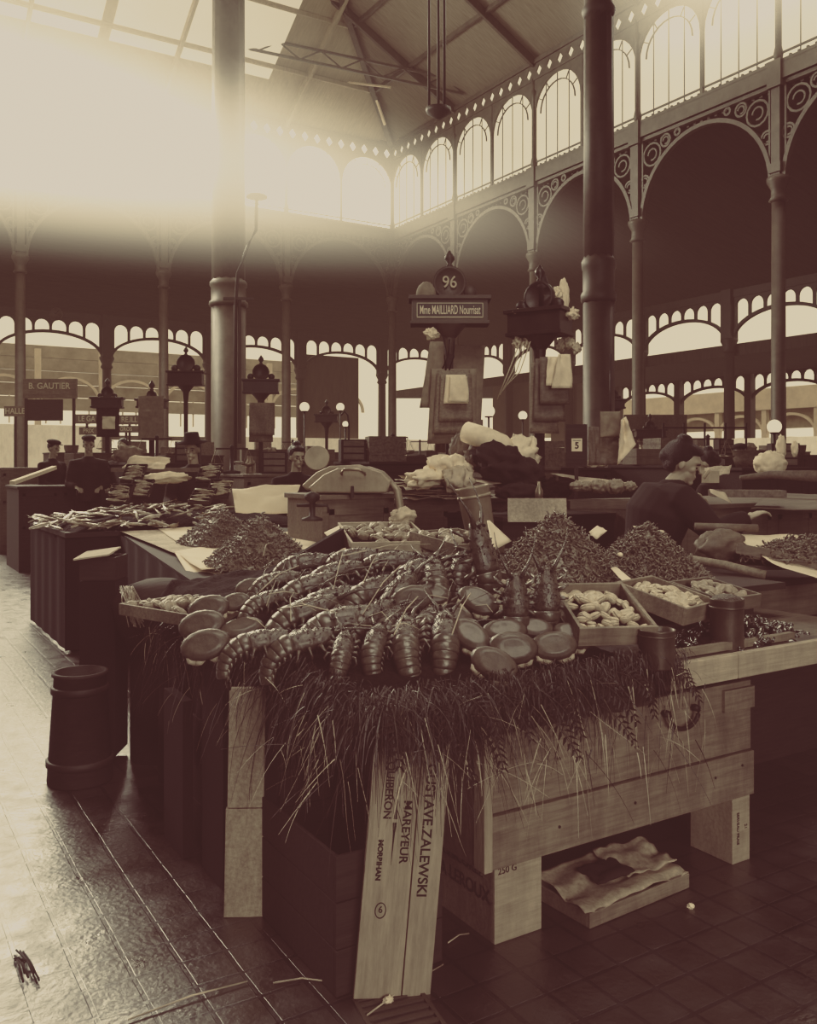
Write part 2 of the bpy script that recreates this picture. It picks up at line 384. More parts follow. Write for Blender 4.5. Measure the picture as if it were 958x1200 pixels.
# street canopy and second arcade on the right
quad('ceiling.006', [(XO+.2, Y0, 6.35), (XO+10.5, Y0, 6.75), (XO+10.5, YO+8, 6.75), (XO+.2, YO+8, 6.35)], M['soot'], solid=.5)
X2 = XO + 10.6
def small_bay(P, L, z=6.6, mt='iron_dark', sp=5.0, rise=.9):
    m = MB(); n = 6; x0 = .25; cw = (L-.5)/n
    for i in range(n):
        a = x0+i*cw+.07; b = x0+(i+1)*cw-.07; cx = (a+b)/2; r = (b-a)/2
        for q in range(6):
            t0, t1 = math.pi*q/6, math.pi*(q+1)/6
            pa = (cx+r*math.cos(t0), z-.45+r*math.sin(t0)); pb = (cx+r*math.cos(t1), z-.45+r*math.sin(t1))
            m.prism([pa, (pa[0], z), (pb[0], z), pb], .1, P)
        u = (a-.07-L/2)/(L/2); zb = sp + rise*math.sqrt(max(0, 1-u*u)); m.box((a-.07, 0, (z+zb)/2), (.14, .1, z-zb), P)
    arc_strip(m, L/2, sp, L/2-.2, 0, math.pi, .16, .16, P, 18, ry=rise)
    m.box((0, 0, z/2+.2), (.42, .42, z+.4), P); m.box((L/2, 0, z+.15), (L, .2, .3), P)
    trim(m, M[mt])
for k in range(11): small_bay(bay_matrix('y', 52-GY*(k+1), X2), GY)
# neighbouring pavilion beyond the far wall
t = thing('market_pavilion', 'neighbouring market pavilion with louvred roof bands seen through the far arches', 'building', (0, 62, 0))
m = MB()
for i, z in enumerate((5.1, 6.0, 6.9, 7.8, 8.7)): m.b2(-14, 32, -.2+i*.5, .2+i*.5, z, z+.80)
m.build('louvre_band', M['stone'], t)
m = MB()
for i in range(12):
    x = -14 + i*4.0; m.b2(x-.18, x+.18, -.5, -.2, 0, 9.0)
    arc_strip(m, x+2, 5.6, 1.75, 0, math.pi, .18, .2, Matrix.Translation((0, -.4, 0)), 16, ry=1.5)
    for q in range(4): m.b2(x+.5+q*.9, x+.58+q*.9, -.1, 0, 4.2, 6)
m.build('arcade', M['stone_lt'], t)
m = MB(); m.b2(-14, 32, -.3, .1, 3.2, 3.5)
for i in range(92):
    m.b2(-14+i*.5, -13.93+i*.5, -.1, 0, 0, 2.6)
m.build('railing', M['iron'], t)
# pavilion beyond the right street
t = thing('street_pavilion', 'pale arcaded pavilion across the street behind the right outer arches', 'building', (62, 0, 0))
m = MB()
for i in range(16):
    y = 0 + i*4.6; m.b2(-.2, .2, y-.22, y+.22, 0, 6.2)
    P = bay_matrix('y', y, 0); arc_strip(m, 2.3, 4.0, 2.05, 0, math.pi, .2, .3, P, 16, ry=1.4)
    arc_strip(m, 2.3, 2.4, 2.05, 0, math.pi, .12, .3, P, 16, ry=1.2)
m.b2(-.3, .3, -2, 74, 5.9, 7.6); m.build('arcade', M['stone_lt'], t)
m = MB(); m.b2(.6, 1, -2, 74, 4.4, 6.6)
m.build('louvre_band', M['stone'], t)
# low whitewashed walls closing the bays
m = MB(); m.b2(XO-5*GX-8, 10.2, YO-.1, YO+.1, 0, 3.4); trim(m, M['wall_glow'])
m = MB(); m.b2(15.9, XO-.3, YO-.1, YO+.1, 0, 3.0); trim(m, M['wall_glow'])
m = MB(); m.b2(XO-.1, XO+.1, 12, YO-.4, 0, 2.6); trim(m, M['wall_glow'])
m = MB(); m.b2(XO-1.4*GX, XO-.35*GX-.0, YO+.9, YO+1.0, 3.0, 7.6)
m = MB(); m.b2(XO-2*GX+.35, XO-GX-1.3, YO+.45, YO+.5, 3.0, 7.7); tag(m.build('hanging_blind', M['blind']), 'tall brown blind closing one bay of the far arcade', 'blind')

quad('light_block_back', [(X0, Y0, 0), (XO, Y0, 0), (XO, Y0, 20), (X0, Y0, 20)], M['soot'])  # unseen, added to block world light from behind the camera
quad('light_block_left', [(X0, Y0, 0), (X0, YO, 0), (X0, YO, 20), (X0, Y0, 20)], M['soot'])  # unseen, added to block world light from the left
for (pa, pb, z0_, z1_, ph) in ((572, 618, 2.6, 6.1, 'tall dark boarded screen closing an arch behind the boxy name board'), (640, 700, 2.6, 5.7, 'dark boarded screen closing the arch behind the hanging sheets'), (538, 560, 2.6, 4.2, 'low dark boarded screen right of the corner of the hall')):
    ya, yb = XO/math.tan(TH+math.atan((pa-CX)/F)), XO/math.tan(TH+math.atan((pb-CX)/F))
    tag(MB().b2(XO+.35, XO+.4, yb, ya, z0_, z1_).build('boarded_screen', M['blind']), ph, 'screen')
# great pillars standing inside the nave
def pillar(px, d, label, w, zc, zt):
    p = W(px, d, 0)
    t = thing('great_pillar', label, 'column', (p.x, p.y, 0), group='great fluted pillars of the lantern')
    m = MB(); m.lathe([(w*1.25, 0), (w*1.25, .6), (w*1.05, .7), (w*.98, .9), (w*.98, zc)], 20, flute=.04); m.build('base_drum', M['iron'], t)
    m = MB(); m.lathe([(w*.98, zc-.1), (w*1.15, zc-.05), (w*1.15, zc+.05), (w*1.02, zc+.1), (w*1.02, zc+.45), (w*1.1, zc+.5), (w*1.1, zc+.6), (w*.9, zc+.7)], 20); m.build('collar', M['iron'], t)
    m = MB(); m.lathe([(w*.9, zc+.6), (w*.86, zt-.9)], 24, flute=.10); m.build('shaft', M['iron'], t)
    m = MB(); m.lathe([(w*.86, zt-.95), (w*1.1, zt-.8), (w*.92, zt-.7), (w*.92, zt-.4), (w*1.3, zt-.1), (w*1.3, zt), (w*.75, zt+.1)], 20); m.build('capital', M['iron'], t)
    m = MB(); m.lathe([(w*.75, zt+.05), (w*.7, 18)], 20, flute=.06); m.build('upper_shaft', M['iron'], t)
    return t
pillar(702, 15.0, 'great fluted pillar between the two hanging signs and the woman', .26, 4.3, 9.9)
pl = pillar(268, 25, 'great pillar with a wide drum left of the domed box', .47, 5.98, 16.5)
def WB(px, z): return W(px, 24.2, 1.5+(z-1.5)*24.2/16.8)
br2 = MB(); br2.tube([WB(276, 1.5), WB(276, 4.5), WB(279, 5.1), WB(290, 5.6), WB(300, 5.9), WB(301, 6.5)], .05, 6); br2.tube([WB(276, 1.5)*1, Vector((WB(276, 1.5).x, WB(276, 1.5).y, 0))], .05, 6)
br2.lathe([(.01, 0), (.3, .02), (.28, .08), (.02, .14)], 12, Matrix.Translation(WB(301, 6.5)))
br2.bar(WB(262, 4.62), WB(297, 4.62), .07); br2.bar(WB(281, 4.6), WB(281, 1.9), .07)
tag(br2.build('gas_bracket', M['iron_dark']), 'curved iron gas bracket fixed to the great pillar', 'bracket')
# ================================================================ THE MAIN STALL
def pile(x, y):
    t = max(0, min(1, (y-2.15)/2.0)); u = max(0, min(1, (x-1.2)/.5))
    z = .86 + .17*t + .10*math.exp(-((x-1.85)/.5)**2 - ((y-3.2)/.7)**2) + .02*u
    return z
def hit(px, py, surf=pile, d0=1.8, d1=9):
    d = d0
    while d < d1:
        z = ZP(py, d); p = W(px, d, z)
        if z <= surf(p.x, p.y): return p
        d += .01
    return W(px, d1, ZP(py, d1))
def crate_mb(sx, sy, h, t=.012, slats=1, bottom=True):
    m = MB()
    for s in (-1, 1):
        hh = h/slats
        for k in range(slats):
            m.box((0, s*(sy/2-t/2), hh*(k+.5)), (sx, t, hh-.004)); m.box((s*(sx/2-t/2), 0, hh*(k+.5)), (t, sy-2*t-.001, hh-.004))
    return m
def crate(name, label, cat, p, sx, sy, h, rz, mt, rot=None, slats=1, group=None, t=.012):
    o = thing(name, label, cat, p, rz, group, rot)
    crate_mb(sx, sy, h, t, slats).build('side_boards', mt, o, bev=.002)
    MB().box((0, 0, t/2), (sx-2*t-.002, sy-2*t-.002, t)).build('bottom_board', mt, o); return o
def lettering(txt, parent, loc, rot, size, m, xs=1.0, off=0, name='lettering', align='CENTER'):
    c = bpy.data.curves.new(name, 'FONT'); c.body = txt; c.size = size; c.extrude = .0008; c.offset = off; c.align_x = align; c.align_y = 'CENTER'
    o = bpy.data.objects.new('tmp', c); C.objects.link(o); bpy.context.view_layer.update()
    me = bpy.data.meshes.new_from_object(o.evaluated_get(bpy.context.evaluated_depsgraph_get())); bpy.data.objects.remove(o)
    o = bpy.data.objects.new(name, me); C.objects.link(o); me.materials.clear(); me.materials.append(m); o.parent = parent
    o.location = loc; o.rotation_euler = [R(a) for a in rot]; o.scale = (xs, 1, 1); return o

tb = thing('market_table', 'long market table under the heaped lobsters and crabs', 'table', (1.2, 2.1, 0))
m = MB(); m.b2(0, 2.0, 0, 1.95, .79, .83); m.build('tabletop', M['table'], tb)
MB().grid(lambda u, v: Vector((-.03+.012*math.sin(u*30)+.03*noise.noise(Vector((u*4, v*3, 0))), .62+u*1.3, .80-v*.72+.06*noise.noise(Vector((u*6, 0, 0))))), 50, 10).build('drape', M['left_shade'], tb)  # black sheet added to darken the shaded left side
m = MB(); m.b2(.05, 1.08, .02, .05, .70, .79); m.build('apron', M['table'], tb)
for (x, y) in ((.1, 1.8), (1.9, 1.8), (.1, .95), (1.2, 1.8)): MB().b2(x-.04, x+.04, y-.04, y+.04, 0, .79).build('leg', M['wood_dark'], tb)
# lettered board leaning against the front corner
pb = U(457, 1168, 0)
t = thing('leaning_board', 'pale upright board with stencilled fishmonger lettering under the front corner of the stall', 'board', pb, 0, rot=(-1.0, 5.2, -21))
m = MB(); m.b2(-.105, .03, -.01, .01, 0, .80); m.b2(.033, .115, -.01, .01, .004, .80); lp = m.build('plank', M['plank_v'], t, bev=.002)
m = MB(); m.b2(-.1, .1, .012, .04, .1, .16); m.build('batten', M['plank_v'], t)
def vtext(txt, x, z, size, xs=1.0, off=0): return lettering(txt, lp, (x, -.0112, z), (90, 90, 0), size, M['ink'], xs, off)
vtext('GUSTAVE.ZALEWSKI', .063, .47, .040, 1.02, .0006)
vtext('MAREYEUR', .002, .465, .034, 1.05, .0004)
vtext('QUIBERON', -.055, .58, .032, 1.0, .0004); vtext('MORBIHAN', -.066, .385, .020, 1.1, .0008)
m = MB(); m.prism([(-.030, .60), (-.026, .52), (-.024, .50), (-.0355, .50), (-.0335, .52)], .0016, Matrix.Translation((0, -.011, 0)))
m.prism([(-.0245, .49), (-.0365, .49), (-.033, .46), (-.031, .37), (-.0275, .46)], .0016, Matrix.Translation((0, -.011, 0))); m.build('stencilled_arrow', M['ink'], lp)
m = MB(); arc_strip(m, -.05, .245, .014, 0, 2*math.pi, .0025, .0016, Matrix.Translation((0, -.011, 0)), 20, ry=.02)
m.build('stencilled_ring', M['ink'], lp); lettering('6', lp, (-.05, -.0112, .247), (90, 0, 0), .026, M['ink'])
# left board
p = U(286, 1073, 0)
t = thing('upright_plank', 'stained pale plank standing under the left side of the stall', 'plank', p, 0, rot=(0, 1, -27))
m = MB(); m.b2(-.065, .062, -.012, .012, 0, .36); m.b2(-.06, .06, -.012, .012, .363, .76); m.build('plank', M['plank_y'], t, bev=.002)
# inner boards behind the lettered board (dim crate)
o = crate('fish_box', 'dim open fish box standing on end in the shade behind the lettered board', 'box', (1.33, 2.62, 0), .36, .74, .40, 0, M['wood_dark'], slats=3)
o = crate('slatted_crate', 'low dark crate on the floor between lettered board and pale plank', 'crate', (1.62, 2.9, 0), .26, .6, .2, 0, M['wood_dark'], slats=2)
# chicory crate
cx = 1.70; cyy = 2.24
t = thing('chicory_crate', 'printed wooden chicory crate holding up the left end of the chest', 'crate', (cx, cyy, 0))
m = MB(); m.b2(0, .19, 0, .012, 0, .25); m.build('end_board', M['plank_new'], t, bev=.002)
m = MB(); m.b2(0, .014, .013, .72, 0, .12); m.b2(0, .014, .013, .72, .123, .25); m.b2(.176, .19, .013, .72, 0, .25); m.build('side_boards', M['plank'], t, bev=.002)
MB().b2(.015, .175, .013, .72, 0, .012).build('bottom_board', M['plank'], t)
lettering('CHICORÉE', t, (-.001, .175, .20), (90, 0, -90), .042, M['ink'], 1.15)
lettering('EXTRA LEROUX', t, (-.001, .235, .135), (90, 0, -90), .062, M['ink'], .95, .0008)
lettering('250 G', t, (.05, -.001, .225), (90, 0, 0), .03, M['ink'])
# chest
t = thing('wooden_chest', 'big weathered plank chest with iron ring handle raised on crates', 'chest', (1.63, 2.2, .255))
m = MB(); m.b2(0, 1.27, 0, .03, 0, .165); lo_ = m.build('lower_plank', M['plank'], t, bev=.003)
m = MB()
m.b2(.02, 1.265, .012, .035, .17, .43); up_ = m.build('upper_plank', M['plank'], t, bev=.002)
m = MB(); m.b2(-.004, .028, -.006, .05, .0, .43); m.build('corner_post', M['plank_v'], t, bev=.002)
m = MB(); m.b2(1.10, 1.27, -.003, .014, .33, .41); m.build('patch_board', M['plank'], t, bev=.002)
m = MB(); m.b2(0, .03, .051, .9, 0, .43); m.b2(1.24, 1.27, .036, .9, 0, .43); m.b2(0, 1.27, .901, .93, 0, .43); m.build('side_boards', M['wood_mid'], t)
MB().b2(.03, 1.24, .036, .9, 0, .02).build('bottom_board', M['wood_mid'], t)
h = MB()
for s in (-1, 1): h.tube([(.86+s*.075, -.0, .375), (.86+s*.075, -.02, .375)], .013, 8)
h.tube([(.86+.075*math.cos(a), -.022, .37-.055*math.sin(a)) for a in [math.pi*i/12 for i in range(13)]], .008, 8)
h.build('ring_handle', M['iron_dark'], up_)
for i, (x, z) in enumerate(((.3, .08), (.64, .09), (1.05, .1), (.3, .3), (.65, .28), (1.2, .12))): MB().lathe([(.005, -.002), (.005, .002)], 8, Matrix.Translation((x, -.001, z)) @ Euler((R(90), 0, 0)).to_matrix().to_4x4()).build('nail_head', M['iron_dark'], lo_)
# supports on the right
t = thing('crate_end', 'narrow printed crate board standing under the right end of the chest', 'board', (2.80, 2.22, 0))
MB().b2(0, .10, 0, .2, 0, .254).build('plank', M['plank_new'], t, bev=.002)
lettering('SERVEAU FRAIS', t, (.03, -.001, .13), (90, 90, 0), .018, M['ink']); lettering('21', t, (.075, -.001, .13), (90, 90, 0), .02, M['ink'])
for i, (x, y, w_, h_) in enumerate(((2.52, 2.9, .12, .254), (2.05, 2.75, .10, .254), (2.30, 3.0, .16, .254))):
    tag(MB().b2(x, x+w_, y, y+.1, 0, h_).build('wood_block', M['wood_mid'], bev=.003), ['wood block under the chest behind the newspaper tray, right one', 'wood block under the chest just left of the newspaper tray', 'wide wood block deep under the middle of the chest'][i], 'block', 'blocks holding up the chest')
# newspaper tray on the floor
t = crate('shallow_tray', 'shallow wooden tray lined with newspaper on the floor under the chest', 'tray', (2.26, 2.30, 0), .50, .27, .055, 3, M['plank'])
def sheet(name, label, cat, pts, amp, mt, seed=0, n=14, parent=None, fr=3.0, group=None):
    a, b, c, d = [Vector(p) for p in pts]
    nn = ((b-a).cross(d-a)).normalized()
    if nn.z < 0: nn = -nn
    def f(u, v):
        p = (a*(1-u)+b*u)*(1-v) + (d*(1-u)+c*u)*v
        q = noise.noise(Vector((u*fr, v*fr, seed*3.7)))
        q2 = noise.noise(Vector((u*fr*2.5+9, v*fr*2.5, seed*3.7)))
        return p + nn*(q*amp + q2*amp*.35)
    o = MB().grid(f, n, n).build(name, mt, parent, solid=.0015)
    return tag(o, label, cat, group)
x0, y0, z0 = 2.26, 2.30, 0
sheet('newspaper', 'crumpled wet newspaper lining the shallow tray', 'newspaper', [(x0-.265, y0-.15, .058), (x0+.255, y0-.12, .06), (x0+.25, y0+.15, .075), (x0-.24, y0+.14, .075)], .022, M['newsprint'], 3, 22, fr=4)
sheet('newspaper', 'second folded newspaper lying over the right of the shallow tray', 'newspaper', [(x0+.0, y0-.08, .082), (x0+.24, y0-.08, .085), (x0+.26, y0+.1, .10), (x0+.02, y0+.12, .10)], .02, M['newsprint'], 8, 16, fr=4)
tag(MB().grid(lambda u, v: Vector((x0-.12+u*.16, y0-.07+v*.12, .092+.02*noise.noise(Vector((u*3, v*3, 2))))), 8, 8).build('wet_rag', M['cloth_dark'], solid=.01), 'dark wet rag lying on the newspaper in the shallow tray', 'rag')
# front ledge on the right
t = thing('counter_ledge', 'pale new wooden ledge along the front of the stall above the chest', 'ledge', (2.31, 2.08, .745))
m = MB(); m.b2(0, .345, 0, .03, 0, .088); m.build('front_board', M['plank_new'], t, bev=.003)
m = MB(); m.b2(.349, 1.5, 0, .03, 0, .088); m.build('front_board', M['plank_new'], t, bev=.003)
m = MB(); m.b2(0, 1.5, .031, 1.0, .02, .05); m.build('shelf', M['wood_mid'], t)
m = MB(); m.b2(0, .75, .06, .085, .088, .115); m.build('batten', M['plank'], t)
for x in (.66, 1.40): MB().b2(x, x+.06, .9, .96, -.745, .02).build('leg', M['wood_dark'], t)
# seaweed bed
def bed(u, v):
    x = 1.13 + u*1.15; y = 2.06 + v*1.98
    e = min(u/.06, (1-u)/.06, v/.05, (1-v)/.03, 1)
    z = .80 + (pile(x, y)-.045-.80)*max(0, e)**.5 + .018*noise.noise(Vector((x*14, y*14, 0)))
    return Vector((x, y, z))
tag(MB().grid(bed, 60, 90).build('seaweed_bed', M['weed']), 'dark wet seaweed bed spread beneath the lobsters', 'seaweed', kind='stuff')

# ---------------------------------------------------------------- lobsters
def path_fn(curl):
    def f(x):   # x 0..1 along the tail, starts at origin going -x, bends down
        a = curl*x; r = .135/curl
        return Vector((-r*math.sin(a), 0, -r*(1-math.cos(a)))), Vector((-math.cos(a), 0, -math.sin(a)))
    return f
def make_lobster(label, curl, dark=False):
    t = thing('lobster', label, 'lobster', (0, 0, 0))
    m = MB(); rings = []; N = 18
    def prof(u):
        w = .052*(math.sin(math.pi*(.28+.60*u))**.7)*(1-.22*u); h = .050*(math.sin(math.pi*(.30+.58*u))**.7)*(1-.22*u)
        return w, h
    for i in range(15):
        u = i/14; x = .155*u; w, h = prof(u); ring = []
        gr = .86 if i == 7 else 1.0                      # neck groove
        for j in range(N):
            a = 2*math.pi*j/N; k = gr*(1+.05*noise.noise(Vector((x*90, a*4, 1))))
            ring.append((x, w*k*math.cos(a), .006+h*k*math.sin(a)*(1 if math.sin(a) > 0 else .6)))
        rings.append(ring)
    m.loft(rings)
    for i in range(46):                                  # spines on the back
        u = rnd.uniform(.1, .98); a = rnd.uniform(.3, 2.84); x = .155*u; w, h = prof(u)
        b = Vector((x, w*math.cos(a), .006+h*math.sin(a))); nrm = Vector((.5, math.cos(a), math.sin(a))).normalized()
        m.tube([b-nrm*.002, b+nrm*.005], [.0034, .0006], 4)
    cara = m.build('carapace', M['lob'], t)
    f = path_fn(curl); m = MB()
    for s in range(6):
        rr = []
        for q in range(5):
            x = (s + q/4*1.18)/6.4; P_, D = f(x); up = Vector((-D.z, 0, D.x)); up = -up if up.z < 0 else up
            base = (.050 - .019*x); k = [.965, 1.0, 1.02, 1.03, .985][q]
            rr.append([P_ + Vector((0, base*k*math.cos(2*math.pi*j/16), 0)) + up*(.004+base*k*.95*math.sin(2*math.pi*j/16)*(1 if math.sin(2*math.pi*j/16) > 0 else .45)) for j in range(16)])
        m.loft(rr, cap=True)
        P_, D = f((s+.6)/6.4)
        for sy in (-1, 1): m.tube([P_+Vector((0, sy*.043*(1-.07*s), -.006)), P_+Vector((-.006, sy*.049*(1-.07*s), -.024))], [.008, .001], 4)
    m.build('tail', M['lob_pale'], t)
    P_, D = f(1.0); m = MB()
    for a in (-50, -25, 0, 25, 50):
        dr = Matrix.Rotation(R(a), 3, 'Z') @ D; side = Vector((-dr.y, dr.x, 0)).normalized(); rr = []
        for q in range(5):
            x = q/4; w = .014*math.sin(math.pi*(.15+.7*x)); c = P_ + dr*(-.008+.045*x)
            rr.append([c + side*w*math.cos(2*math.pi*j/8) + Vector((0, 0, .0018*math.sin(2*math.pi*j/8))) for j in range(8)])
        m.loft(rr)
    m.build('tail_fan', M['lob'], t)
    for sy in (-1, 1):
        MB().tube([(.135, sy*.018, .014), (.17, sy*.034, .022), (.20, sy*.05, .020), (.25, sy*.068, .008), (.30, sy*.075, -.006)], [.009, .007, .004, .0022, .001], 6).build('antenna', M['lob'], t)
        m = MB().ell((.140, sy*.017, .030), (.006, .006, .006), n=8, m=6); m.build('eye', M['black'], t)
        for k in range(4):
            x = .02+.028*k; dx = (-.02+.018*k)
            MB().tube([(x, sy*.036, -.012), (x+dx*.5, sy*.062, -.002), (x+dx, sy*.074, -.026), (x+dx*1.4, sy*.060, -.046)], [.008, .007, .005, .0015], 6).build('leg', M['lob_pale'], t)
    return t
LB = [ # px, py, heading, pitch(nose up), scale, curl, phrase
 (292, 764, 22, 6, .95, 1.6, 'lobster at the left end of the near edge, head turned right'),
 (342, 766, 20, 8, 1.0, 1.6, 'lobster second from the left along the near edge, banded tail outward'),
 (388, 742, 26, 12, 1.25, 1.5, 'large lobster above the gap in the near edge row'),
 (345, 732, 22, 12, 1.2, 1.5, 'large lobster with rough back lying above the near left pair'),
 (400, 775, 84, 30, .70, 1.3, 'pale tailed lobster hanging its tail over the edge, leftmost of the front four'),
 (438, 768, 82, 28, .78, 1.6, 'lobster with tail over the edge, second of the front four'),
 (476, 762, 92, 26, .98, 1.3, 'broad lobster with shining tail bands, third of the front four'),
 (522, 760, 84, 26, .98, 1.3, 'broad lobster with dark smooth back, rightmost of the front four'),
 (352, 700, 26, 12, 1.15, 1.5, 'large lobster in the middle of the left slope, tail tied with rushes'),
 (305, 715, 28, 8, .9, 1.6, 'lobster lying beside the dark leather flap'),
 (385, 682, 22, 10, 1.1, 1.6, 'lobster half buried on the upper left slope'),
 (425, 706, 30, 14, 1.1, 1.6, 'lobster near the middle of the heap under crossing feelers'),
 (462, 712, 60, 30, 1.1, 1.6, 'lobster with arched tail at the centre of the heap'),
 (405, 662, 16, 8, 1.0, 1.6, 'lobster high on the slope below the clam box, its left corner'),
 (348, 668, 24, 6, 1.0, 1.3, 'smooth lobster high on the slope near the paper sheets'),
 (445, 668, 14, 8, 1.1, 1.6, 'lobster just under the middle of the clam box'),
 (482, 680, 44, 18, 1.1, 1.6, 'lobster below the right corner of the clam box'),
 (425, 738, 40, 16, 1.0, 1.3, 'dark lobster wedged behind the front four'),
 (512, 690, 100, 36, 1.0, 1.3, 'upright lobster near the dangling white cloth'),
 (538, 682, 80, 44, .95, 1.3, 'upright lobster beside the leaning dark one'),
 (375, 715, 22, 8, 1.1, 1.6, 'lobster tucked between the two large lobsters of the left slope'),
 (455, 742, 75, 14, .9, 1.6, 'lobster behind the second and third of the front four'),
 (500, 738, 70, 14, .9, 1.6, 'lobster behind the broad shining one at the front'),
 (318, 690, 26, 6, .95, 1.3, 'small lobster at the foot of the shrimp paper'),
 (470, 650, 10, 8, 1.0, 1.6, 'lobster tight against the right end of the new clam box'),
]
protos = {}
for i, (px, py, hd, pt, sc_, cu, ph) in enumerate(LB):
    p = hit(px, py); lab = 'brown spiny ' + ph
    roll = rnd.uniform(-20, 20); hd += rnd.uniform(-7, 7); pt += rnd.uniform(-4, 5)
    rot = (roll, -pt, hd+YAW)
    if cu not in protos:
        t = make_lobster(lab, cu); t.location = p + Vector((0, 0, .014)); t.rotation_euler = [R(a) for a in rot]; t.scale = (sc_,)*3
        t['group'] = 'spiny lobsters heaped on the stall'; protos[cu] = t; KIDS[t.name] = list(t.children)
        bpy.context.view_layer.update(); KIDS[t.name] = list(t.children)
    else: dup(protos[cu], p + Vector((0, 0, .014)), rot, lab, 'spiny lobsters heaped on the stall', sc_)
base = list(protos.values())[0]
for (px, py, d, rot, s, lab) in (
  (605, 722, 3.05, (0, -84, 58), .95, 'spiny lobster standing on its tail between the clam boxes, left of two'),
  (641, 716, 3.10, (0, -82, 50), .98, 'paler spiny lobster standing on its tail beside the clam tray, right of two'),
  (568, 672, 3.5, (0, -74, 118), 1.3, 'big dark spiny lobster leaning against the white card, head up')):
    dup(base, PT(px, py, d), rot, lab, 'spiny lobsters stood on end', s)

# ---------------------------------------------------------------- crabs
def make_crab(label):
    t = thing('crab', label, 'crab'); m = MB(); rings = [[(.060*math.cos(2*math.pi*j/32)*(1+.03*(j % 2)), .093*math.sin(2*math.pi*j/32)*(1+.025*(j % 2)), -.012) for j in range(32)]]; N = 32
    for i in range(9):
        v = i/8; zz = -.007+.021*math.sin(v*math.pi/2)+(.004*noise.noise(Vector((i*.9, 5, 0))) if i > 1 else 0); q = math.cos(v*math.pi/2)**.62 if v < 1 else .04
        rings.append([((.056*q*math.cos(2*math.pi*j/N))*(1+.015*(j % 2)*(1-v)), .088*q*math.sin(2*math.pi*j/N)*(1+.012*(j % 2)*(1-v)), zz) for j in range(N)])
    m.loft(rings); m.build('shell', M['crab'], t)
    m = MB(); m.ell((0, 0, -.014), (.050, .078, .018), n=20, m=8)
    for j in range(11): m.ell((.046-.016*abs(j-5)/5, -.05+.01*j, -.014), (.006, .005, .008), n=6, m=4)
    m.build('belly', M['crab_pale'], t)
    for s in (-1, 1):
        m = MB(); m.tube([(.03, s*.068, -.018), (.048, s*.066, -.024), (.056, s*.045, -.026)], [.010, .012, .013], 8)
        m.tube([(.056, s*.045, -.026), (.058, s*.024, -.028), (.052, s*.006, -.028)], [.014, .012, .003], 8); m.build('claw', M['crab_pale'], t)
        for k in range(3):
            x = .01-.018*k
            MB().tube([(x, s*.060, -.018), (x, s*.086, -.018), (x+.006, s*.080, -.032), (x+.012, s*.055, -.036)], [.006, .0055, .004, .0015], 6).build('leg', M['crab'], t)
    return t
CB = [ # px py tilt-to-viewer roll scale lift phrase
 (240, 755, 62, 12, .85, .03, 'crab in the lowest place at the left end of the heap'),
 (236, 736, 66, 10, .85, .05, 'crab second lowest at the left end of the heap'),
 (244, 718, 68, 12, .8, .06, 'crab just under the tray of grey clams'),
 (283, 738, 30, 20, .8, .05, 'crab lying flat right of the left end crabs'),
 (276, 708, 60, 10, .6, .05, 'small crab next to the right end of the grey clam tray'),
 (292, 690, 60, 16, .6, .05, 'crab under the tip of the hanging paper'),
 (482, 716, 66, 16, .85, .10, 'crab with pale rim at the centre of the heap, tilted'),
 (561, 716, 50, -34, .85, .10, 'round backed crab leaning below the clam box corner'),
 (506, 700, 40, -5, .8, .06, 'dark crab behind the pale rimmed one'),
 (528, 728, 35, 15, .85, .05, 'crab behind the rightmost of the front lobsters'),
 (592, 744, 42, 4, .82, .06, 'large crab lying below the standing lobsters'),
 (628, 741, 42, -6, .68, .06, 'dark crab directly below the paler standing lobster'),
 (602, 764, 72, -4, .85, .05, 'crab showing its pale belly edge above the grass, middle of the front row'),
 (650, 760, 56, 4, .82, .05, 'crab with a smooth wide back at the right of the front row'),
 (672, 748, 48, -28, .75, .05, 'tilted crab behind the smooth wide one'),
 (580, 780, 60, -26, .8, .04, 'crab at the near edge left of the pale belly one'),
 (553, 752, 40, -50, .85, .07, 'crab on edge right of the front four lobsters'),
 (703, 738, 60, 0, .82, .05, 'crab tucked under the front edge of the clam tray'),
 (649, 727, 74, 0, .55, .05, 'small pale crab at the foot of the standing lobsters'),
 (540, 738, 30, 30, .8, .04, 'crab half hidden behind the one on edge'),
]
cp = None
fwd = Vector((SN, CS, 0)); rgt = Vector((CS, -SN, 0)); upv = Vector((0, 0, 1))
for i, (px, py, ti, ro, s_, lift, ph) in enumerate(CB):
    p = hit(px, py+6) + Vector((0, 0, lift*.6)); lab = 'brown edible ' + ph
    n_ = (upv*math.cos(R(ti)) - fwd*math.sin(R(ti))).normalized(); x_ = (-fwd*math.cos(R(ti)) - upv*math.sin(R(ti))).normalized()
    Q = Matrix.Rotation(R(ro), 3, n_); x_ = Q @ x_; y_ = n_.cross(x_)
    rot = [math.degrees(a) for a in Matrix((x_, y_, n_)).transposed().to_euler()]
    if cp is None:
        cp = make_crab(lab); cp.location = p; cp.rotation_euler = [R(a) for a in rot]; cp.scale = (s_,)*3; cp['group'] = 'crabs heaped on the stall'
        bpy.context.view_layer.update(); KIDS[cp.name] = list(cp.children)
    else: dup(cp, p, rot, lab, 'crabs heaped on the stall', s_)

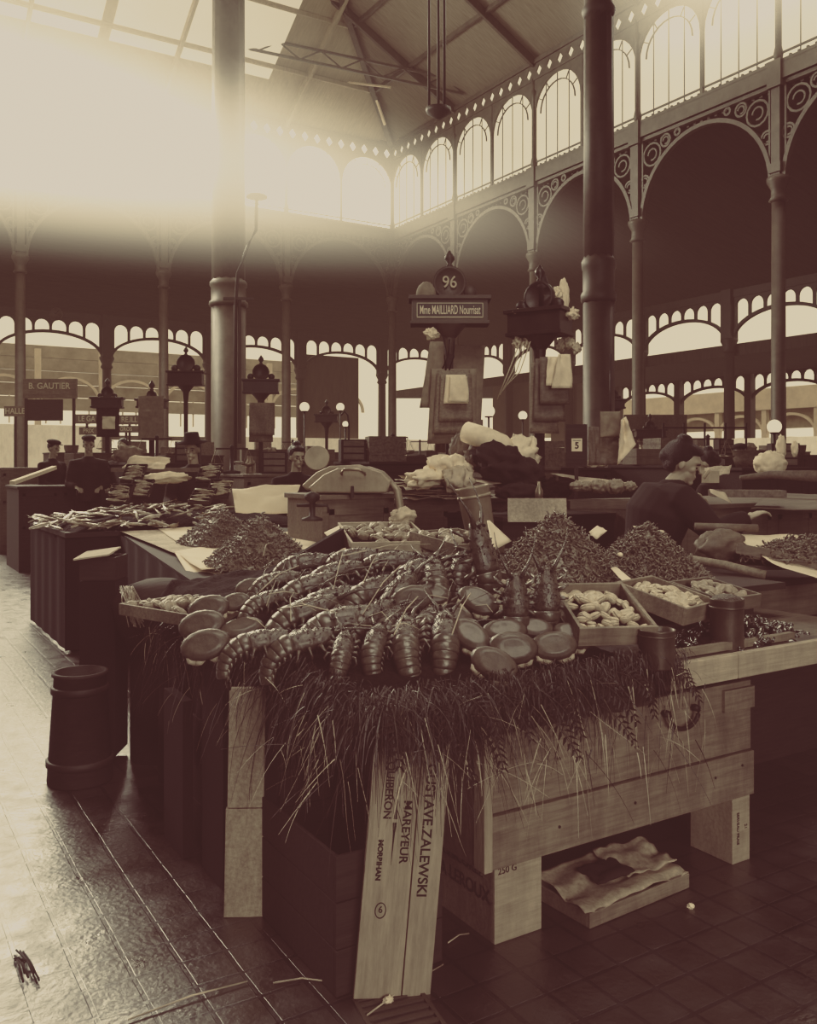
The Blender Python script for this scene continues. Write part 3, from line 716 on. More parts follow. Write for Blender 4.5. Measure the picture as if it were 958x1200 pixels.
# ---------------------------------------------------------------- hanging grass and straw
def blade(m, p, d, L, w, droop, curl=0):
    pts = []; q = Vector(p); v = Vector(d).normalized(); n = 6
    for i in range(n+1):
        pts.append(q.copy()); v = (v + Vector((0, 0, -droop/n)) + Vector((curl*rnd.uniform(-1, 1),)*2+(0,))*.25).normalized(); q = q + v*L/n
    side = Vector((CS, -SN, 0)).lerp(Vector((rnd.uniform(-1, 1), rnd.uniform(-1, 1), rnd.uniform(-.5, .5))), .5).normalized()
    vs = []
    for i, a in enumerate(pts):
        ww = w*(1-.75*i/n); vs += [a-side*ww, a+side*ww]
    m.add(vs, [(2*i, 2*i+1, 2*i+3, 2*i+2) for i in range(n)])
def edge_pt():
    # along the left edge and the front edge of the table
    if rnd.random() < .38: return Vector((1.17+rnd.uniform(-.05, .06), 2.1+rnd.random()**1.3*1.9, 0)), Vector((-1, -.2, 0))
    x = 1.15+rnd.random()**.9*1.2; return Vector((x, 2.08+rnd.uniform(-.05, .06), 0)), Vector((-.1, -1, 0))
m = MB(); m2 = MB()
def tuft(e): return .5+.5*noise.noise(Vector((e.x*5, e.y*5, 3)))
for i in range(5200):
    e, out = edge_pt(); e.z = rnd.uniform(.78, .90); k = max(.15, tuft(e)*1.6)
    d = out*rnd.uniform(.1, .65)*(1 if rnd.random() < .8 else 1.6) + Vector((rnd.uniform(-.7, .7), rnd.uniform(-.4, .3), rnd.uniform(-.9, .3)))
    L = rnd.uniform(.06, .20)*k if rnd.random() < .8 else rnd.uniform(.15, .42)*k
    if e.x > 1.75 and e.y < 2.2: L *= .62
    blade(m, e, d, L, rnd.uniform(.0010, .0024), rnd.uniform(1.5, 4), .8)
for i in range(520):
    e, out = edge_pt(); e.z = rnd.uniform(.62, .86)
    if e.x < 1.19 and e.y > 2.5 and rnd.random() < .75: continue
    if e.x > 1.85 and rnd.random() < .45: continue
    d = out*rnd.uniform(.1, .7) + Vector((rnd.uniform(-.8, .8), rnd.uniform(-.4, .4), rnd.uniform(-2.0, .2)))
    blade(m2 if rnd.random() < .6 else m, e + out*rnd.uniform(.05, .12), d, rnd.uniform(.05, .24), rnd.uniform(.0009, .0019), rnd.uniform(.1, 1.3), .6)
tag(m.build('wet_grass', M['grass']), 'dark wet grass hanging over the near edges of the stall', 'grass', kind='stuff')
tag(m2.build('straw', M['straw']), 'pale loose straw tangled in the hanging grass', 'straw', kind='stuff')
# fern sprigs along the front
def fern(label, p, d, L, k):
    t = thing('fern_sprig', label, 'fern', p, group='fern sprigs along the front edge')
    d = Vector(d).normalized(); m = MB(); st = []
    q = Vector((0, 0, 0)); v = d.copy()
    for i in range(11): st.append(q.copy()); v = (v+Vector((0, 0, -.13))).normalized(); q = q+v*L/10
    MB().tube(st, .0016, 4).build('stem', M['grass'], t)
    for i in range(1, 11):
        ax = (st[i]-st[i-1]).normalized()
        for s in (-1, 1):
            sd = (ax.cross(Vector((0, -1, .3))).normalized()*s*.9 + ax*.45).normalized(); LL = L*.30*(1-i/12)+.008; nn = ax.cross(sd).normalized()
            for kk in range(2): m.add([st[i], st[i]+sd*LL*.5+ax*.0065, st[i]+sd*LL-Vector((0, 0, .006)), st[i]+sd*LL*.5-ax*.0065], [(0, 1, 2, 3)])
    m.build('leaflets', M['grass'], t)
FP = ['under the leftmost of the front lobsters', 'under the second front lobster', 'between second and third front lobsters', 'under the third front lobster', 'under the rightmost front lobster', 'below the crab on edge', 'below the pale belly crab', 'right of the pale belly crab', 'below the smooth wide crab', 'at the grassy right end of the heap',
      'lowest over the lettered board', 'lowest right of the lettered board', 'over the left corner of the chest', 'over the middle of the chest']
for k in range(14):
    if k < 10: x = 1.22+k*.115; z = .85
    else: x = 1.3+(k-10)*.2; z = .78
    fern('dark fern sprig drooping %s' % FP[k], (x, 2.06, z), (rnd.uniform(-.5, .6), -1, rnd.uniform(-.1, .25)), rnd.uniform(.15, .22), k)
# loose rushes lying over the lobsters
RU = ['long pale rush lying over the left slope of lobsters', 'rush bent across the centre lobster', 'rush crossing under the clam box', 'thin rush sticking up from the centre of the heap', 'rush lying across the third front lobster', 'short rush above the rightmost front lobster', 'rush between the two big left lobsters']
for k, (a, b) in enumerate((((325, 738), (395, 750)), ((425, 745), (470, 690)), ((400, 672), (505, 660)), ((448, 690), (475, 655)), ((462, 770), (490, 730)), ((530, 770), (552, 725)), ((300, 720), (350, 690)))):
    p = hit(*a) + Vector((0, 0, .07)); q = hit(*b) + Vector((0, 0, .09)); mid = (p+q)/2+Vector((0, 0, .02))
    tag(MB().tube([p, mid, q], .0022, 5).build('rush_stalk', M['straw']), RU[k], 'rush', 'loose rushes on the lobsters')

for k in range(46):
    a = (rnd.uniform(290, 560), rnd.uniform(670, 765)); an = rnd.choice((rnd.uniform(-.5, .4), rnd.uniform(.8, 1.5))); L = rnd.uniform(18, 60)
    p = hit(*a) + Vector((0, 0, rnd.uniform(.05, .085))); q = hit(a[0]+L*math.cos(an), a[1]-L*math.sin(an)*.8) + Vector((0, 0, rnd.uniform(.05, .10)))
    tag(MB().tube([p, (p+q)/2+Vector((rnd.uniform(-.01, .01), 0, rnd.uniform(.0, .03))), q], [.0018, .0018, .0009], 5).build('rush_stalk', M[rnd.choice(('straw', 'lob_pale', 'lob'))]), 'thin dark or pale stalk tangled among the heaped lobsters', 'rush', 'thin stalks tangled among the lobsters')
# ---------------------------------------------------------------- shrimps
def shrimp_mb(m=None, Mx=None, n=6):
    m = m or MB(); pts = []; rr = []
    for i in range(8):
        a = i/7*2.3; pts.append((.018*math.sin(a)*(1), 0, .018*(math.cos(a)-1))); rr.append([.0015, .0042, .0052, .005, .0045, .004, .003, .004][i])
    m.tube(pts, rr, n, Mx, up=(0, 1, 0)); m.tube([(-.002, .002, 0), (-.02, .008, .006), (-.035, .004, .004)], [.0009, .0007, .0003], 3, Mx)
    return m
LITE = shrimp_mb(n=5)
def mound_fn(c, rx, ry, h, rz=0, pw=1.25, seed=0):
    ca, sa = math.cos(R(rz)), math.sin(R(rz))
    def f(x, y):
        u = (x-c[0])*ca + (y-c[1])*sa; v = -(x-c[0])*sa + (y-c[1])*ca
        q = math.hypot(u/rx, v/ry)
        return c[2] + h*max(0, 1-q**pw) + .012*noise.noise(Vector((x*18, y*18, seed)))*(1 if q < 1 else 0)
    return f, ca, sa
MOUNDS = {}
SHR = [None]
def heap(key, c, rx, ry, h, rz, label, each, nmass, nthing, pw=1.1):
    f, ca, sa = mound_fn(c, rx, ry, h, rz, pw, len(MOUNDS)); MOUNDS[key] = f
    m = MB(); nr, na = 12, 36; rings = []
    for i in range(nr+1):
        q = 1-i/nr + (.02 if i == nr else 0)
        ring = []
        for j in range(na):
            a = 2*math.pi*j/na; u = rx*q*math.cos(a); v = ry*q*math.sin(a); x = c[0]+u*ca-v*sa; y = c[1]+u*sa+v*ca
            ring.append((x, y, f(x, y)-.006 if i else c[2]))
        rings.append(ring)
    m.loft(rings)
    def spot(k):
        a = rnd.uniform(0, 2*math.pi); q = math.sqrt(rnd.random())*1.0; u = rx*q*math.cos(a); v = ry*q*math.sin(a)
        x = c[0]+u*ca-v*sa; y = c[1]+u*sa+v*ca; return Vector((x, y, max(f(x, y), c[2])+.002))
    for k in range(nmass):
        p = spot(k); Mx = Matrix.Translation(p) @ Euler([rnd.uniform(0, 6.28) if i == 2 else rnd.uniform(-1.2, 1.2) + (1.57 if i == 0 else 0) for i in range(3)]).to_matrix().to_4x4() @ Matrix.Scale(rnd.uniform(.75, 1.0), 4)
        m.add(LITE.v, LITE.f, Mx, True)
    tag(m.build('shrimp_heap', M['shrimp']), label, 'shrimps', kind='stuff')
    k = 0; tries = 0
    while k < nthing and tries < nthing*20:
        tries += 1; p = spot(k)
        if (p-Vector(c)).dot(Vector((-SN, -CS, 0))) < -.02: continue
        p.z += .004; rot = (90+rnd.uniform(-50, 50), rnd.uniform(-50, 50), rnd.uniform(0, 360)); s = rnd.uniform(.85, 1.1)
        if SHR[0] is None:
            o = shrimp_mb().build('shrimp', M['shrimp']); SHR[0] = o
        else:
            o = SHR[0].copy(); C.objects.link(o)
        o.location = p; o.rotation_euler = [R(a) for a in rot]; o.scale = (s,)*3
        tag(o, each, 'shrimp', 'shrimps on top of the ' + key); k += 1

# platform with white paper, back left
t = thing('display_table', 'dark draped display table with white paper left behind the lobsters', 'table', (1.36, 4.02, 0), -8.2)
MB().b2(0, 1.5, 0, 3.75, .90, .935).build('tabletop', M['wood_dark'], t)
MB().grid(lambda u, v: Vector((-.02+.008*math.sin(u*40), u*3.75, .935-v*.6)), 60, 4).build('drape', M['black'], t)
MB().grid(lambda u, v: Vector((u*1.5, -.02+.008*math.sin(u*30), .935-v*.35)), 30, 4).build('drape', M['black'], t)
for (x, y) in ((.1, .1), (1.4, .1), (.1, 3.6), (1.4, 3.6)): MB().b2(x-.04, x+.04, y-.04, y+.04, 0, .9).build('leg', M['wood_dark'], t)
z = .942
def P2(px, py, z=z): return tuple(U(px, py, z))
sheet('paper_sheet', 'large white paper sheet folded over the corner, nearest the lobsters', 'paper', [P2(262, 684, .93), P2(300, 656, .96), P2(410, 642, .97), P2(330, 690, .95)], .006, M['paper'], 1)
sheet('paper_sheet', 'white paper sheet under the front half of the nearer shrimp heap', 'paper', [P2(204, 646, .962), P2(236, 668, .962), P2(400, 652, .962), P2(345, 622, .962)], .006, M['paper'], 2)
sheet('paper_sheet', 'white paper sheet sticking out left of the farther shrimp heap', 'paper', [P2(172, 611, .966), P2(207, 634, .966), P2(330, 634, .966), P2(290, 602, .966)], .006, M['paper'], 4)
sheet('newspaper', 'printed newspaper sheets covering the far left corner of the display table', 'newspaper', [P2(137, 621, .957), P2(212, 651, .957), P2(270, 640, .957), P2(200, 616, .957)], .004, M['newsprint'], 5)
a_, b_, c_, d_ = P2(205, 648, .964), P2(262, 662, .964), W(268, 3.92, .86), W(236, 4.1, .90)
sheet('paper_sheet', 'white paper tip hanging down over the table edge toward the lobsters', 'paper', [a_, b_, tuple(c_), tuple(d_)], .006, M['paper'], 6)
tag(MB().tube([P2(268, 684, .965), P2(266, 680, .98), P2(268, 675, .985), P2(283, 673, .985)], .003, 6).build('wire_hook', M['iron_dark']), 'small bent wire hook on the nearest white paper', 'hook')
heap('farther shrimp heap', (2.17, 6.0, .955), .29, .44, .235, -10, 'long brown heap of shrimps on white paper, the farther of two', 'small brown shrimp on the farther heap on white paper', 1500, 0)
heap('nearer shrimp heap', (1.93, 4.72, .955), .27, .46, .255, -38, 'brown heap of shrimps on white paper, the nearer of two', 'small brown shrimp on the nearer heap on white paper', 1600, 60)
# shelf carrying the right-hand heaps
t = thing('shrimp_counter', 'dim counter under the tall shrimp heaps on the right of the stall', 'counter', (2.3, 2.6, 0))
MB().b2(0, 1.35, 0, 1.0, .93, .96).build('tabletop', M['wood_dark'], t); MB().b2(.03, 1.3, .45, .95, .84, .93).build('shelf', M['wood_dark'], t)
for (x, y) in ((.1, .15), (1.25, .15), (.1, .9), (1.25, .9)): MB().b2(x-.03, x+.03, y-.03, y+.03, 0, .93).build('leg', M['wood_dark'], t)
heap('tall shrimp heap', tuple(W(652, 4.0, .965)), .36, .30, .33, -31.7, 'tall brown heap of shrimps behind the clam boxes', 'small brown shrimp on the tall heap behind the clam boxes', 2200, 130, .95)
heap('broad shrimp heap', tuple(W(757, 4.1, .965)), .30, .32, .265, -31.7, 'broad heap of small shrimps on paper before the woman', 'small brown shrimp on the broad heap before the woman', 2200, 110, 1.05)
a = W(757, 4.1, 0)
sheet('paper_sheet', 'curved brown paper edge standing behind the broad shrimp heap', 'paper', [tuple(PT(742, 617, 4.35)), tuple(PT(778, 622, 4.4)), tuple(PT(826, 688, 4.0)), tuple(PT(800, 690, 3.9))], .01, M['paper_old'], 9)
sheet('paper_sheet', 'white paper edge poking out between the two right shrimp heaps', 'paper', [tuple(PT(716, 666, 3.75)), tuple(PT(722, 664, 3.8)), tuple(PT(745, 682, 3.55)), tuple(PT(735, 686, 3.5))], .004, M['paper'], 10, 6)
sheet('paper_sheet', 'white card standing behind the big leaning lobster', 'paper', [tuple(PT(571, 610, 3.9)), tuple(PT(574, 610, 4.0)), tuple(PT(600, 634, 4.0)), tuple(PT(577, 646, 3.8))], .002, M['paper'], 11, 6)
sheet('paper_scrap', 'torn white paper scrap between the heads of the two right shrimp heaps', 'paper', [tuple(PT(690, 624, 4.2)), tuple(PT(700, 616, 4.25)), tuple(PT(712, 622, 4.25)), tuple(PT(700, 632, 4.2))], .01, M['paper'], 12, 6)
tag(MB().ell(tuple(PT(727, 650, 3.85)), (.013, .013, .010)).build('garlic_clove', M['cloth']), 'small white lump lying on the broad shrimp heap', 'lump')

# ---------------------------------------------------------------- clam boxes
def make_clam(mt):
    m = MB()
    for s in (1, -1):
        rings = []
        for i in range(6):
            v = i/5; q = math.cos(v*math.pi/2)**.7 if i < 5 else .05
            rings.append([(.026*q*math.cos(a)+.004*v, .019*q*math.sin(a)*(1-.15*math.cos(a)), s*(.001+.011*math.sin(v*math.pi/2))) for a in [2*math.pi*j/14 for j in range(14)]])
        m.loft(rings)
    return m
CL = {}
def shells(n, p, sx, sy, rot, label, group, key, s0=1.0, z0=.03, lump=.03):
    mt = M[key]; Mx = Matrix.Translation(p) @ Euler([R(a) for a in rot]).to_matrix().to_4x4(); pts = []
    # filling underneath
    k = 0; tries = 0
    while k < n and tries < 4000:
        tries += 1; u = rnd.uniform(-.5, .5); v = rnd.uniform(-.5, .5); x, y = u*sx, v*sy
        if any((x-a)**2+(y-b)**2 < (.020*s0)**2 for a, b in pts) and tries < 3000: continue
        pts.append((x, y)); z = z0 + lump*(1-4*u*u)*(1-4*v*v) + rnd.uniform(0, .01)
        q = Mx @ Vector((x, y, z))
        if key not in CL: o = make_clam(mt).build('mussel' if key == 'mussel' else 'clam', mt); CL[key] = o
        else: o = CL[key].copy(); C.objects.link(o)
        o.location = q; o.rotation_euler = [R(rnd.uniform(-45, 45)), R(rnd.uniform(-45, 45)), rnd.uniform(0, 6.28)]; o.scale = (s0*rnd.uniform(.85, 1.15),)*3
        tag(o, label, 'mussel' if key == 'mussel' else 'clam', group); k += 1
def tray(label, p, sx, sy, h, rot, mt, n, each, key, s0=1.0, base=.02):
    o = crate('clam_box', label, 'box', p, sx, sy, h, 0, mt, rot=rot, group='wooden boxes of shellfish')
    m = MB(); m.grid(lambda u, v: Vector(((u-.5)*(sx-.03), (v-.5)*(sy-.03), base+.02*(1-4*(u-.5)**2)*(1-4*(v-.5)**2))), 8, 8); m.build('liner', M['weed'], o)
    shells(n, p, sx-.06, sy-.06, rot, each, 'shells in the ' + label, key, s0, base+.012, .022)
tray('shallow wooden tray of pale clams right of the standing lobsters', tuple(W(704, 3.12, .955)), .27, .34, .07, (18, 0, -24), M['plank'], 48, 'pale clam in the tray right of the standing lobsters', 'clam')
tray('wooden box of large pale clams right of the first tray', tuple(W(779, 3.42, .955)), .27, .30, .07, (14, 0, 14), M['plank'], 40, 'large pale clam in the box behind the two tin measures', 'clam', 1.15)
tray('wooden box of dull shells behind the tall tin measure', tuple(W(836, 3.62, .95)), .26, .26, .06, (10, 0, 5), M['wood_mid'], 26, 'dull shell in the box behind the tall tin measure', 'clam2', 1.0)
tray('dark wooden box of long clams left of the standing lobsters', tuple(W(592, 3.45, .955)), .30, .34, .07, (16, 0, -75), M['wood_mid'], 36, 'long clam in the dark box left of the standing lobsters', 'clam2', 1.15)
tray('new wooden box of round clams above the lobsters at the centre', tuple(W(449, 4.78, 1.075)), .42, .55, .075, (7, 0, -20), M['plank_new'], 50, 'round clam in the new box above the lobsters', 'clam2', 1.3, .035)
tray('shallow box of shell meats right of the central clam box', tuple(W(535, 4.6, 1.07)), .36, .34, .07, (8, 0, 12), M['plank'], 30, 'shell in the box behind the big leaning lobster', 'clam2', 1.2, .035)
tray('flat tray of grey clams at the left end of the stall', tuple(W(228, 3.55, .90)), .34, .52, .05, (0, 0, 20), M['plank'], 56, 'grey clam in the flat tray at the left end', 'clam2', 1.0, .02)
# supports for the back boxes
tag(MB().b2(-.55, .55, -.3, .3, 0, .14, T(tuple(W(480, 4.75, .90)), (0, 0, 5))).build('riser_board', M['wood_dark']), 'dark riser under the central clam boxes', 'riser')
# mussels heap
p = hit(870, 745, lambda x, y: .85)
mf, _, _ = mound_fn((p.x, p.y+.04, .80), .42, .17, .10, 5, 1.4, 5)
m = MB().grid(lambda u, v: Vector((p.x-.45+u*.9, p.y-.12+v*.32, mf(p.x-.45+u*.9, p.y-.12+v*.32)-.004)), 30, 14); tag(m.build('seaweed_bed', M['weed']), 'dark weed bed under the shining mussels', 'seaweed', kind='stuff')
for k in range(190):
    a = rnd.uniform(0, 6.28); q = math.sqrt(rnd.random()); x = p.x+.40*q*math.cos(a); y = p.y+.04+.16*q*math.sin(a)
    if 'mussel' not in CL: o = make_clam(M['mussel']).build('mussel', M['mussel']); CL['mussel'] = o
    else: o = CL['mussel'].copy(); C.objects.link(o)
    o.location = (x, y, mf(x, y)+.008); o.rotation_euler = [rnd.uniform(-1, 1), rnd.uniform(-1, 1), rnd.uniform(0, 6.28)]; o.scale = (rnd.uniform(.9, 1.3), .75, 1.1)
    tag(o, 'dark shining mussel in the heap right of the tin measures', 'mussel', 'mussels heaped on the ledge')
# small periwinkles along the ledge
pk = None
for k in range(150):
    x = rnd.uniform(2.3, 2.95); y = 2.19+rnd.random()**1.5*.12
    if pk is None:
        pk = MB().lathe([(.001, -.008), (.007, -.005), (.008, 0), (.005, .005), (.001, .009)], 8).build('periwinkle', M['clam2'])
        o = pk
    else: o = pk.copy(); C.objects.link(o)
    o.location = (x, y, .806+rnd.uniform(0, .018)); o.rotation_euler = [rnd.uniform(0, 3), rnd.uniform(0, 3), rnd.uniform(0, 6)]
    tag(o, 'tiny grey periwinkle scattered behind the front ledge', 'periwinkle', 'periwinkles on the ledge')
# tin measures
def measure(label, p, r, h, g=None):
    t = thing('tin_measure', label, 'measure', p, group='cylindrical tin measures')
    m = MB(); m.lathe([(r*.98, 0), (r, .006), (r*.97, h*.5), (r, h-.005), (r*1.03, h), (r*.95, h), (r*.93, .01)], 28); m.build('body', M['tin'], t)
    m = MB(); m.lathe([(r*1.0, h*.82), (r*1.035, h*.83), (r*1.035, h*.86), (r*1.0, h*.87)], 28); m.build('band', M['tin'], t)
    return t
measure('tall round tin measure heaped full, on the ledge beside the dull shells', tuple(W(852, 3.30, .80)), .062, .21)
m = MB().ell(tuple(W(852, 3.30, 1.005)), (.055, .055, .02)); tag(m.build('shrimp_fill', M['shrimp_dk']), 'small shrimps filling the tall round tin measure', 'shrimps', kind='stuff')
measure('squat round tin measure in front of the large pale clams', tuple(W(770, 2.95, .835)), .060, .125)
# ================================================================ STALLS BEHIND
def Xat(px, Y): return math.tan(TH + math.atan((px-CX)/F))*Y
def cab(name, label, cat, px0, px1, py, d, depth, mt, z0=0, panel=True, over=.02):
    p = PT(px0, py, d); w_ = Xat(px1, p.y) - p.x
    t = thing(name, label, cat, (p.x, p.y, z0)); h = p.z - z0
    MB().b2(-over, w_+over, -over, depth, h-.035, h).build('worktop', mt, t, bev=.003)
    m = MB(); m.b2(0, w_, 0, .02, 0, h-.036); m.b2(0, .02, .021, depth-.02, 0, h-.036); m.b2(w_-.02, w_, .021, depth-.02, 0, h-.036); m.build('carcass', mt, t)
    if panel:
        m = MB(); n = max(1, int(w_/.45))
        for i in range(n):
            x0 = w_*i/n+.05; x1 = w_*(i+1)/n-.05
            for (a, b, c, e) in ((x0, x1, h-.14, h-.1), (x0, x1, max(.1, h-.6), max(.14, h-.56)), (x0, x0+.04, h-.6, h-.1), (x1-.04, x1, h-.6, h-.1)): m.b2(a, b, -.007, 0, max(c, .05), max(e, .09))
        m.build('panel_moulding', mt, t)
    return t, p, w_
def lumpy(c, r, seed, amp=.25, n=24, f=2.5, Mx=None):
    m = MB()
    def g(u, v):
        a = 2*math.pi*u; b = math.pi*(v-.5)*.999; d = Vector((math.cos(a)*math.cos(b), math.sin(a)*math.cos(b), math.sin(b)))
        k = 1 + amp*.8*noise.noise(d*f+Vector((seed, 0, 0))) + amp*.9*(.5-abs(noise.noise(Vector((d.x*f, d.y*f, d.z*f*.45))+Vector((0, seed, 3))))*2.2) - amp*.35*abs(noise.noise(d*f*3.1+Vector((seed, 7, 0))))
        return Vector((c[0]+d.x*r[0]*k, c[1]+d.y*r[1]*k, c[2]+d.z*r[2]*k))
    return m.grid(g, max(n, 18)*2, max(n, 18), Mx)
def hang(name, label, cat, pts, mt, amp=.012, seed=0, n=10, group=None): return sheet(name, label, cat, pts, amp, mt, seed, n, group=group)
def hp4(x0, y0, x1, y1, d, sk=0, fl=0): return [tuple(PT(x0+sk, y0, d)), tuple(PT(x1+sk, y0, d+.02)), tuple(PT(x1+fl, y1, d+.02)), tuple(PT(x0-fl, y1, d))]

# kiosk posts with name boards
def kiosk(px, d, py0, py1, wpx, label, text=None, num=None, rz=0, base_py=None, dark='sign', depth=.22):
    k = d/F; z0, z1 = ZP(py1, d), ZP(py0, d); w_ = wpx*k; h = z1-z0
    p = W(px, d, 0); t = thing('name_board_post', label, 'sign', p, YAW+rz)
    MB().b2(-.035, .035, -.035, .035, 0, z0+.02).build('post', M['wood_dark'], t, bev=.004)
    m = MB(); m.b2(-w_/2, w_/2, -depth/2, depth/2, z0, z1); m.b2(-w_/2-.03, w_/2+.03, -depth/2-.03, depth/2+.03, z1, z1+.035); m.b2(-w_/2-.015, w_/2+.015, -depth/2-.015, depth/2+.015, z0-.02, z0+.012)
    m.lathe([(.16, z0-.02), (.06, z0-.14), (.045, z0-.3)], 10); m.build('sign_box', M[dark], t, bev=.004)
    if text:
        m = MB(); y = -depth/2-.003; a, b = w_/2-.045, h/2-.035; zc = (z0+z1)/2
        for (x0, x1, c0, c1) in ((-a, a, zc+b-.007, zc+b), (-a, a, zc-b, zc-b+.012), (-a, -a+.007, zc-b, zc+b), (a-.007, a, zc-b, zc+b)): m.b2(x0, x1, y-.004, y+.004, c0, c1)
        pn = MB().b2(-a, a, y-.002, y+.002, zc-b, zc+b).build('panel', M['sign'], t); m.build('gilt_border', M['paper_old'], pn)
        lettering(text, pn, (0, y-.006, zc), (90, 0, 0), h*.56, M['gilt'], .86*w_/(len(text)*h*.56*.54), .0007)
    r = min(.17, h*.75)
    Q = Matrix.Translation((0, 0, z1+.035+r*.85)) @ Euler((R(90), 0, 0)).to_matrix().to_4x4()
    m = MB(); m.lathe([(r*.85, -.02), (r*.85, .02)], 28, Q, smooth=False); m.lathe([(r*.8, .025), (r*.86, .04), (r, .04), (r, -.03), (r*.8, -.03)], 28, Q)
    m.build('roundel', M[dark], t)
    if num: lettering(num, t, (0, -.045, z1+.035+r*.85), (90, 0, 0), r*1.0, M['paper_old'], .9, .001)
    for s in (-1, 1):
        MB().lathe([(.001, -.03), (r*.36, -.03), (r*.4, 0), (r*.36, .03), (.001, .03)], 16, Matrix.Translation((s*r*1.25, 0, z1+.035+r*.32)) @ Euler((R(90), 0, 0)).to_matrix().to_4x4()).build('scroll', M[dark], t)
    MB().lathe([(.02, 0), (.035, .02), (.02, .04), (.05, .08), (.045, .11), (.012, .16), (.001, .17)], 12, Matrix.Translation((0, 0, z1+.03+r*1.8))).build('finial', M[dark], t)
    return t
kiosk(527, 8.5, 353, 379, 88, 'dark name board lettered Mme MAILLIARD under a roundel numbered 96', 'Mme MAILLIARD Nourrisat', '96', dark='iron')
MB_ = MB().ell((0, 0, 0), (.1, .1, .13)); tag(MB_.build('round_bundle', M['cloth_mid']), 'dark rounded bundle on the left end of the Mailliard name board', 'bundle').location = PT(500, 346, 8.5)
k2 = kiosk(633, 8.2, 368, 392, 66, 'dark boxy name board seen from its corner with white cloths on top', rz=-32, depth=.30)
tag(lumpy((0, 0, 0), (.05, .05, .17), 3, .25).build('white_cloth', M['cloth']), 'upright white cloth standing on the boxy name board', 'cloth').location = PT(661, 350, 8.3)
tag(lumpy((0, 0, 0), (.07, .04, .05), 5, .5).build('white_cloth', M['cloth']), 'small white rag at the right corner of the boxy name board', 'cloth').location = PT(671, 368, 8.1)
tag(lumpy((0, 0, 0), (.05, .04, .06), 9, .5).build('white_cloth', M['cloth']), 'white bow shaped rag beside the upright cloth', 'cloth').location = PT(653, 345, 8.2)
tag(lumpy((0, 0, 0), (.07, .04, .025), 6, .5).build('white_cloth', M['cloth']), 'flat white rag on the left top of the boxy name board', 'cloth').location = PT(610, 366, 8.2)
tag(MB().lathe([(.05, 0), (.05, .2), (.07, .22), (.05, .26), (.001, .38)], 10, Matrix.Translation(PT(637, 365, 8.2))).build('turned_finial', M['iron_dark']), 'tall turned wooden finial beside the upright white cloth', 'finial')
kiosk(218, 17.0, 437, 451, 40, 'small dark name board on a post left of the great pillar', rz=0)
kiosk(306, 15.5, 447, 460, 40, 'small dark name board right of the great pillar', rz=5)
kiosk(126, 16.0, 468, 477, 34, 'squat dark name board above the pale label board', rz=8)
kiosk(178, 14.0, 470, 477, 30, 'squat dark name board above the hanging sacks at the left', rz=-6)
kiosk(383, 22.0, 487, 494, 26, 'tiny far name board in front of the brown blind', rz=0)
kiosk(718, 16.0, 470, 478, 26, 'dark name board post just right of the great fluted pillar', rz=0)
kiosk(762, 19.0, 505, 512, 34, 'low dark name board behind the woman with her hair up', rz=0)
# things hanging on the first post
hang('backing_board', 'tall grey board standing behind the sheets under the Mailliard name board', 'board', [tuple(PT(512, 404, 8.75)), tuple(PT(569, 405, 8.75)), tuple(PT(562, 532, 8.75)), tuple(PT(510, 530, 8.75))], M['cloth_mid'], .002, 1, 4)
hang('sacking', 'dark rough sack hanging at the left of the Mailliard post', 'sack', hp4(500, 400, 516, 478, 8.35, 4, 8), M['cloth_mid'], .03, 2)
hang('sacking', 'long brown sacking hanging low under the Mailliard board', 'sack', hp4(503, 432, 556, 520, 8.3, 3, 2), M['cloth_mid'], .02, 4)
hang('brown_sheet', 'outer brown paper sheet hung below the Mailliard board', 'sheet', hp4(511, 434, 549, 508, 8.25, 2, 3), M['plank'], .015, 5)
hang('brown_sheet', 'middle brown paper sheet hung below the Mailliard board', 'sheet', hp4(517, 438, 553, 494, 8.2, 0, 2), M['plank'], .012, 6)
hang('white_sheet', 'white bundle of sheets tied at the top on the Mailliard post', 'sheet', hp4(523, 439, 546, 473, 8.15, 0, 3), M['paper'], .012, 7)
hang('white_sheet', 'creased front sheet of the white bundle on the Mailliard post', 'sheet', hp4(528, 441, 548, 471, 8.12, 0, 2), M['cloth'], .02, 8)
tag(lumpy((0, 0, 0), (.08, .04, .05), 12, .5).build('white_cloth', M['cloth']), 'white rag tucked under the left end of the Mailliard board', 'cloth').location = PT(506, 391, 8.4)
for k, (a, b) in enumerate((((520, 395), (522, 440)), ((527, 398), (519, 432)), ((532, 400), (526, 436)))):
    tag(MB().tube([PT(a[0], a[1], 8.3), PT((a[0]+b[0])/2+3, (a[1]+b[1])/2, 8.25), PT(b[0], b[1], 8.3)], .008, 5).build('cord', M['iron_dark']), ['dark cord dangling left under the Mailliard board', 'crooked cord crossing the others under the Mailliard board', 'dark cord nearest the grey board'][k], 'cord')
